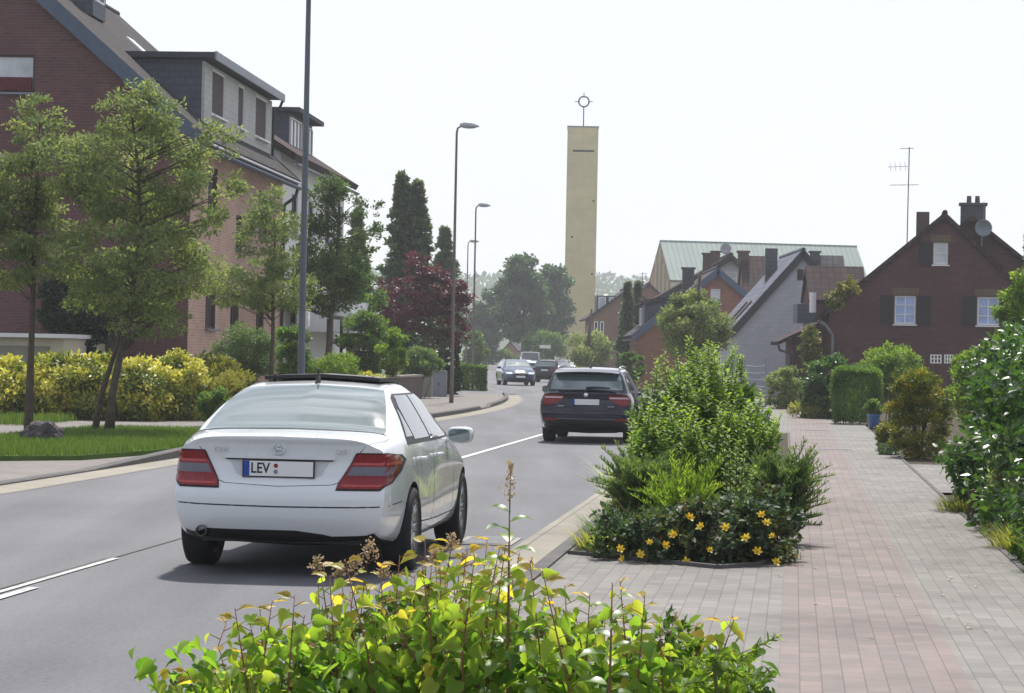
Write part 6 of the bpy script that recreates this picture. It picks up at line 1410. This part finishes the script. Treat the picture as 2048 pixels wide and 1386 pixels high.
# needle leaved twigs at the lower right of the foreground
b = at(1470, 1386, 8.9); b.z = 0; t = thing('foreground_conifer', 'feathery needle twigs at the lower right of the foreground shrubs', 'shrub', b); m = MB(); P = []; A = []
for i in range(34):
    o = Vector((RNG.uniform(-.28, .0), RNG.uniform(-.1, .1), RNG.uniform(.3, .62))); d = Vector((RNG.uniform(.3, 1), RNG.normal()*.3, RNG.uniform(-.15, .3))).normalized(); l = RNG.uniform(.12, .24); m.tube([o, o+d*l], [.002, .001], 4)
    for j in range(40): u = RNG.random(); P.append(o+d*l*u); s = RNG.normal(size=3); A.append(np.array(d)*.7+s*.6)
m.tube([(0, 0, 0), (-.08, 0, .6)], [.01, .006], 6); m.build('stem', TWIG, t); k = len(P); leaves('foliage', np.array(P), np.array(A), sph(k), .035*RNG.uniform(.7, 1.3, k), NEEDLE, LF_bright, t, wid=1.6)
# small leaves filling the lower part of the foreground
b = at(1000, 1386, 9.3); b.z = 0; e = [(-.75, .1, .35, .4, .25, .22, 40, .1), (-.1, .2, .45, .6, .3, .3, 70, .1), (.5, .15, .42, .45, .25, .26, 50, .1)]
shrub('foreground_shrub', 'fine leaved low shrub filling the gaps beneath the heart leaved ones', b, e, 5200, .05, LF_mid, TWIG, tmpl=OVAL, group='leafy shrubs in the foreground')
# fallen leaves on the paving
k = 150; P = np.array([sw(s, w_, .094) for s, w_ in zip(RNG.uniform(14, 40, k), np.where(RNG.random(k) < .6, RNG.uniform(1.0, 1.75, k), RNG.uniform(-.2, 1.75, k)))]); a = RNG.uniform(0, 6.28, k)
o = leaves('fallen_leaves', P, np.stack([np.cos(a), np.sin(a), np.full(k, .1)], 1), np.tile(np.array([[0, .1, 1.]]), (k, 1)), .05*RNG.uniform(.5, 1.2, k), OVAL, LF_dry); o['kind'] = 'stuff'
# ================================================================== street furniture and garden bits
M_pole = plain('lamp_post_paint', (.10, .115, .14), .55, .4, var=.2, scale=2); M_poleb = plain('weathered_lamp_post', (.16, .14, .115), .6, .4, var=.2, scale=2); M_lamph = plain('lamp_head_grey', (.42, .44, .46), .5, .4, var=.06); M_lampg = plain('lamp_glass', (.55, .57, .58), .25, .5, var=.05)
def lamp(label, px, Y, H, r0, mat, loc=None):
    t = thing('street_lamp', label, 'street lamp', fl(px, Y), 0, 'street lamps along the left pavement'); m = MB()
    m.tube([(0, 0, -.1), (0, 0, 1.1), (0, 0, 1.14), (0, 0, H-.25), (0.03, 0, H-.08), (.16, 0, H)], [r0, r0, r0*.82, r0*.5, r0*.45, r0*.42], 12); m.build('pole', mat, t, smooth=True)
    d = MB(); d.box((0, -r0-.004, .75), (r0*1.1, .012, .42)); d.build('access_door', mat, t)
    h = MB(); rows = []
    for i in range(11):
        f = i/10; x = .10+.66*f; w_ = .165*math.sin(math.pi*min(.96, max(.10, f**.75)))**.7; z = H+.01-.02*f; rows.append([(x, w_*math.cos(a), z+(.15 if math.sin(a) > 0 else .085)*math.sin(a)*(w_/.155)) for a in [k*math.pi/8 for k in range(16)]])
    h.grid(rows, True); h.v.append((.10, 0, H+.01)); h.f += [tuple([len(h.v)-1, (k+1) % 16, k]) for k in range(16)]; h.m += [0]*16; n = len(h.v); h.v.append((.76, 0, H-.01)); h.f += [tuple([n, 160+k, 160+(k+1) % 16]) for k in range(16)]; h.m += [0]*16
    hd = h.build('lamp_head', M_lamph, t, smooth=True)
    g = MB(); g.grid([[(.44+.2*q*math.cos(a), .10*q*math.sin(a), H-.075-.014*(1-q)) for a in [k*math.pi/8 for k in range(16)]] for q in (1, .6, .02)], True); g.build('lamp_glass', M_lampg, hd, smooth=True)
lamp('nearest thick blue grey lamp post, its top beyond the upper picture edge', 600, 49.8, 10.0, .09, M_pole)
lamp('brown grey lamp post with a flat head in front of the copper red tree', 903, 85, 9.45, .075, M_poleb)
lamp('third lamp post further on, standing behind the box hedge', 945, 129, 9.4, .075, M_poleb)
lamp('farthest lamp post, smallest of the row and left of the third', 931, 170, 9.4, .07, M_poleb)
# low garden wall, grey cabinet
M_wallb = brickmat('garden_wall_brick', (.13, .085, .075), (.10, .07, .065), (.11, .10, .09), .25, .08, .012, .3); M_conc = plain('grey_concrete', (.30, .28, .25), .9, .2, var=.25, scale=2, bump=.2); M_cab = plain('grey_cabinet', (.23, .25, .29), .6, .3, var=.1)
p0, p1 = fl(690, 74), fl(838, 92); d = p1-p0; t = thing('garden_wall', 'low dark brick garden wall left of the grey cabinet', 'wall', (p0+p1)/2, math.atan2(d.y, d.x))
m = MB(); m.box((0, 0, .42), (d.length, .25, .86)); m.build('wall', M_wallb, t); m = MB(); m.box((0, 0, .88), (d.length+.06, .33, .07)); m.build('coping', M_conc, t)
p = fl(853, 95.5); t = thing('concrete_pillar', 'pale concrete wall end between the low brick wall and the cabinet', 'pillar', p); m = MB(); m.box((0, .2, .47), (.42, .6, .95)); m.build('pillar', M_conc, t, bevel=.02); m = MB(); m.box((0, .2, .97), (.48, .66, .06)); m.build('cap', M_conc, t)
p = fl(877, 96.8); t = thing('utility_cabinet', 'grey metal utility cabinet beside the dark columnar evergreen', 'cabinet', p); m = MB(); m.box((0, .15, .5), (.52, .34, 1.0)); m.build('body', M_cab, t, bevel=.015)
for s in (-1, 1): m = MB(); m.box((s*.125, -.026, .5), (.235, .012, .86)); q = m.build('door', M_cab, t, bevel=.004); k = MB(); k.box((s*.03, -.04, .52), (.02, .03, .1)); k.build('handle', M_dkmetal, q)
m = MB(); m.box((0, .15, 1.02), (.58, .42, .05)); m.build('lid', M_cab, t, bevel=.01); p_ = MB(); p_.box((.29, .15, .5), (.06, .36, 1.0)); p_.build('frame', M_conc, t)
# round dark blue bin behind the end of the yellow hedge
p = fl(446, 60.2); t = thing('rain_barrel', 'round topped dark blue barrel behind the right end of the yellow hedge', 'barrel', p); m = MB(); z = at(446, 712, 60.2).z; m.lathe([(.02, 0), (.27, 0), (.31, .3), (.32, z-.35), (.30, z-.2)], 24); m.build('barrel', plain('dark_blue_plastic', (.012, .016, .04), .4, .4, var=.1), t, smooth=True); m = MB(); m.lathe([(.33, z-.22), (.33, z-.16), (.27, z-.06), (.14, z), (.01, z+.01)], 24); m.build('lid', MATS['dark_blue_plastic'], t, smooth=True)
# wooden garden post at the laurel hedge
M_oldwood = plain('old_wood', (.075, .06, .045), .95, .1, var=.5, scale=12, bump=.8, bscale=30, dist=.02)
p = fl(1946, 25.3); t = thing('gate_post', 'short weathered dark wooden post at the foot of the laurel hedge', 'post', p); m = MB(); m.tube([(0, 0, -.05), (.003, 0, .36), (.0, 0, .40)], [.065, .062, .05], 10); m.build('post', M_oldwood, t)
p = fl(1972, 25.6); t = thing('tree_stump', 'low dark stump right of the wooden post', 'stump', p); m = MB(); m.tube([(0, 0, -.05), (.01, 0, .18), (.02, 0, .22)], [.07, .06, .05], 9); m.build('stump', M_oldwood, t)
# blue pot with white flowers
p = fl(1747, 59.8); p.z = .08; t = thing('flower_pot', 'blue glazed pot of leafy flowers beside the path', 'flower pot', p); m = MB(); m.lathe([(.001, 0), (.10, 0), (.125, .1), (.15, .30), (.165, .33), (.165, .36), (.14, .36), (.13, .31), (.001, .30)], 24); m.build('pot', plain('blue_glaze', (.03, .10, .27), .25, .6, var=.2, coat=.5), t, smooth=True)
foliage('plant', [(0, 0, .48, .16, .16, .14, 22, .08), (-.05, 0, .62, .12, .12, .1, 10, .06)], 1300, .06, LF_mid, t, OVAL); foliage('blossom', [(0, 0, .55, .18, .18, .16, 16, .04)], 60, .045, LF_wht, t, PETAL)
# doorstep slab by the pot
# iron gate with light rails left of the path's end
p0, p1 = fl(1488, 88), fl(1531, 86); d = p1-p0; t = thing('garden_gate', 'light blue grey metal gate with horizontal rails at the end of the path', 'gate', p0, math.atan2(d.y, d.x)); Mg = plain('gate_paint', (.22, .26, .31), .5, .4, var=.1); L = d.length
for x in (0, L): m = MB(); m.tube([(x, 0, 0), (x, 0, 1.75)], .04, 8); m.build('gate_post', Mg, t)
m = MB(); [m.tube([(0, 0, z), (L*.5, 0, z+.05*math.sin(z*3)), (L, 0, z)], .022, 6) for z in (.15, .45, .75, 1.0, 1.25, 1.5)]; m.build('rails', Mg, t)
# manhole covers in the path
Mmh = plain('cast_iron_lid', (.10, .095, .09), .7, .4, var=.3, bump=.5, bscale=60)
for px, Y, lab in ((1665, 45.3, 'round iron manhole cover in the path, the nearer of the two'), (1632, 57.7, 'round iron manhole cover in the path, the farther of the two')):
    p = fl(px, Y); t = thing('manhole_cover', lab, 'manhole cover', p+Vector((0, 0, .091)), 0, 'manhole covers in the path'); m = MB(); m.lathe([(.001, .006), (.27, .006), (.28, .0), (.28, -.02)], 28); m.build('lid', Mmh, t); m = MB(); m.lathe([(.29, -.02), (.29, .004), (.35, .004), (.35, -.02)], 28); m.build('frame', M_conc, t)
p = fl(978, 22.3); t = thing('drain_cover', 'pale worn drain cover in the road by the front wheel of the white saloon car', 'drain cover', p+Vector((0, 0, .004)), -AROAD); m = MB(); m.box((0, 0, 0), (.5, .9, .012)); m.build('frame', M_conc, t)
m = MB(); [m.box((0, y, .006), (.4, .035, .012)) for y in np.linspace(-.38, .38, 9)]; m.build('grate', plain('worn_iron', (.28, .28, .29), .5, .5, metal=.4, var=.3), t)
# edging of the gardens on the right
m = MB(); pr = None
for s in np.arange(14, 44, 1.0): a, b_ = sw(s, 1.79, .07), sw(s+.985, 1.79, .07); m.box((a+b_)/2-Vector((0, 0, .035)), (.05, .985, .12), -AROAD)
struct(m.build('path_edging', M_kerb))
# distant street signs
p = fl(1087, 205); t = thing('street_sign', 'small white street sign on a thin post above the black car', 'sign', p); m = MB(); m.tube([(0, 0, 0), (0, 0, 2.6)], .035, 6); m.build('pole', M_zinc, t); m = MB(); m.box((.1, -.05, 2.45), (.9, .04, .25)); m.build('sign_panel', M_wpaint, t, bevel=.01)
# wooded hills
def hills():
    rows = []; Y0 = 900
    for j in range(7):
        f = j/6; r = []
        for i in range(60):
            x = -700+i*24; h = (36+10*math.sin(i*.31)+6*math.sin(i*.83+1))*math.sin(math.pi/2*f)*(1 if x < 100 else max(.25, 1-(x-100)/400)); r.append((x, Y0+f*180, h*.75))
        rows.append(r)
    o = MB().grid(rows).build('hills', M_land, smooth=True); struct(o)
    n = 16000; i = RNG.uniform(-160, 220, n); f = RNG.random(n)**.7; P = np.stack([i, Y0+f*180, np.zeros(n)], 1); k = (i+700)/24; h = (36+10*np.sin(k*.31)+6*np.sin(k*.83+1))*np.sin(np.pi/2*f)*np.where(i < 100, 1, np.maximum(.25, 1-(i-100)/400))*.75
    P[:, 2] = h+RNG.uniform(0, 7, n); o = leaves('far_wood', P, sph(n)+np.array([0, 0, .6]), sph(n)+np.array([0, -.4, .6]), RNG.uniform(1.4, 3.2, n), DIAMOND, LF_blue, None); o['kind'] = 'stuff'
hills()
# ================================================================== summer haze over the street
def haze():
    m = MB(); m.box((0, 620, 29.4), (1060, 1400, 61)); o = m.build('haze', [], None, uv=False); o['kind'] = 'stuff'
    mt = bpy.data.materials.new('summer_haze'); mt.use_nodes = True; nt = mt.node_tree; nt.nodes.clear()
    v = nt.nodes.new('ShaderNodeVolumePrincipled'); v.inputs['Color'].default_value = (.93, .96, 1, 1); v.inputs['Density'].default_value = .00045; v.inputs['Anisotropy'].default_value = .3
    out = nt.nodes.new('ShaderNodeOutputMaterial'); nt.links.new(v.outputs[0], out.inputs['Volume']); o.data.materials.append(mt)
haze()
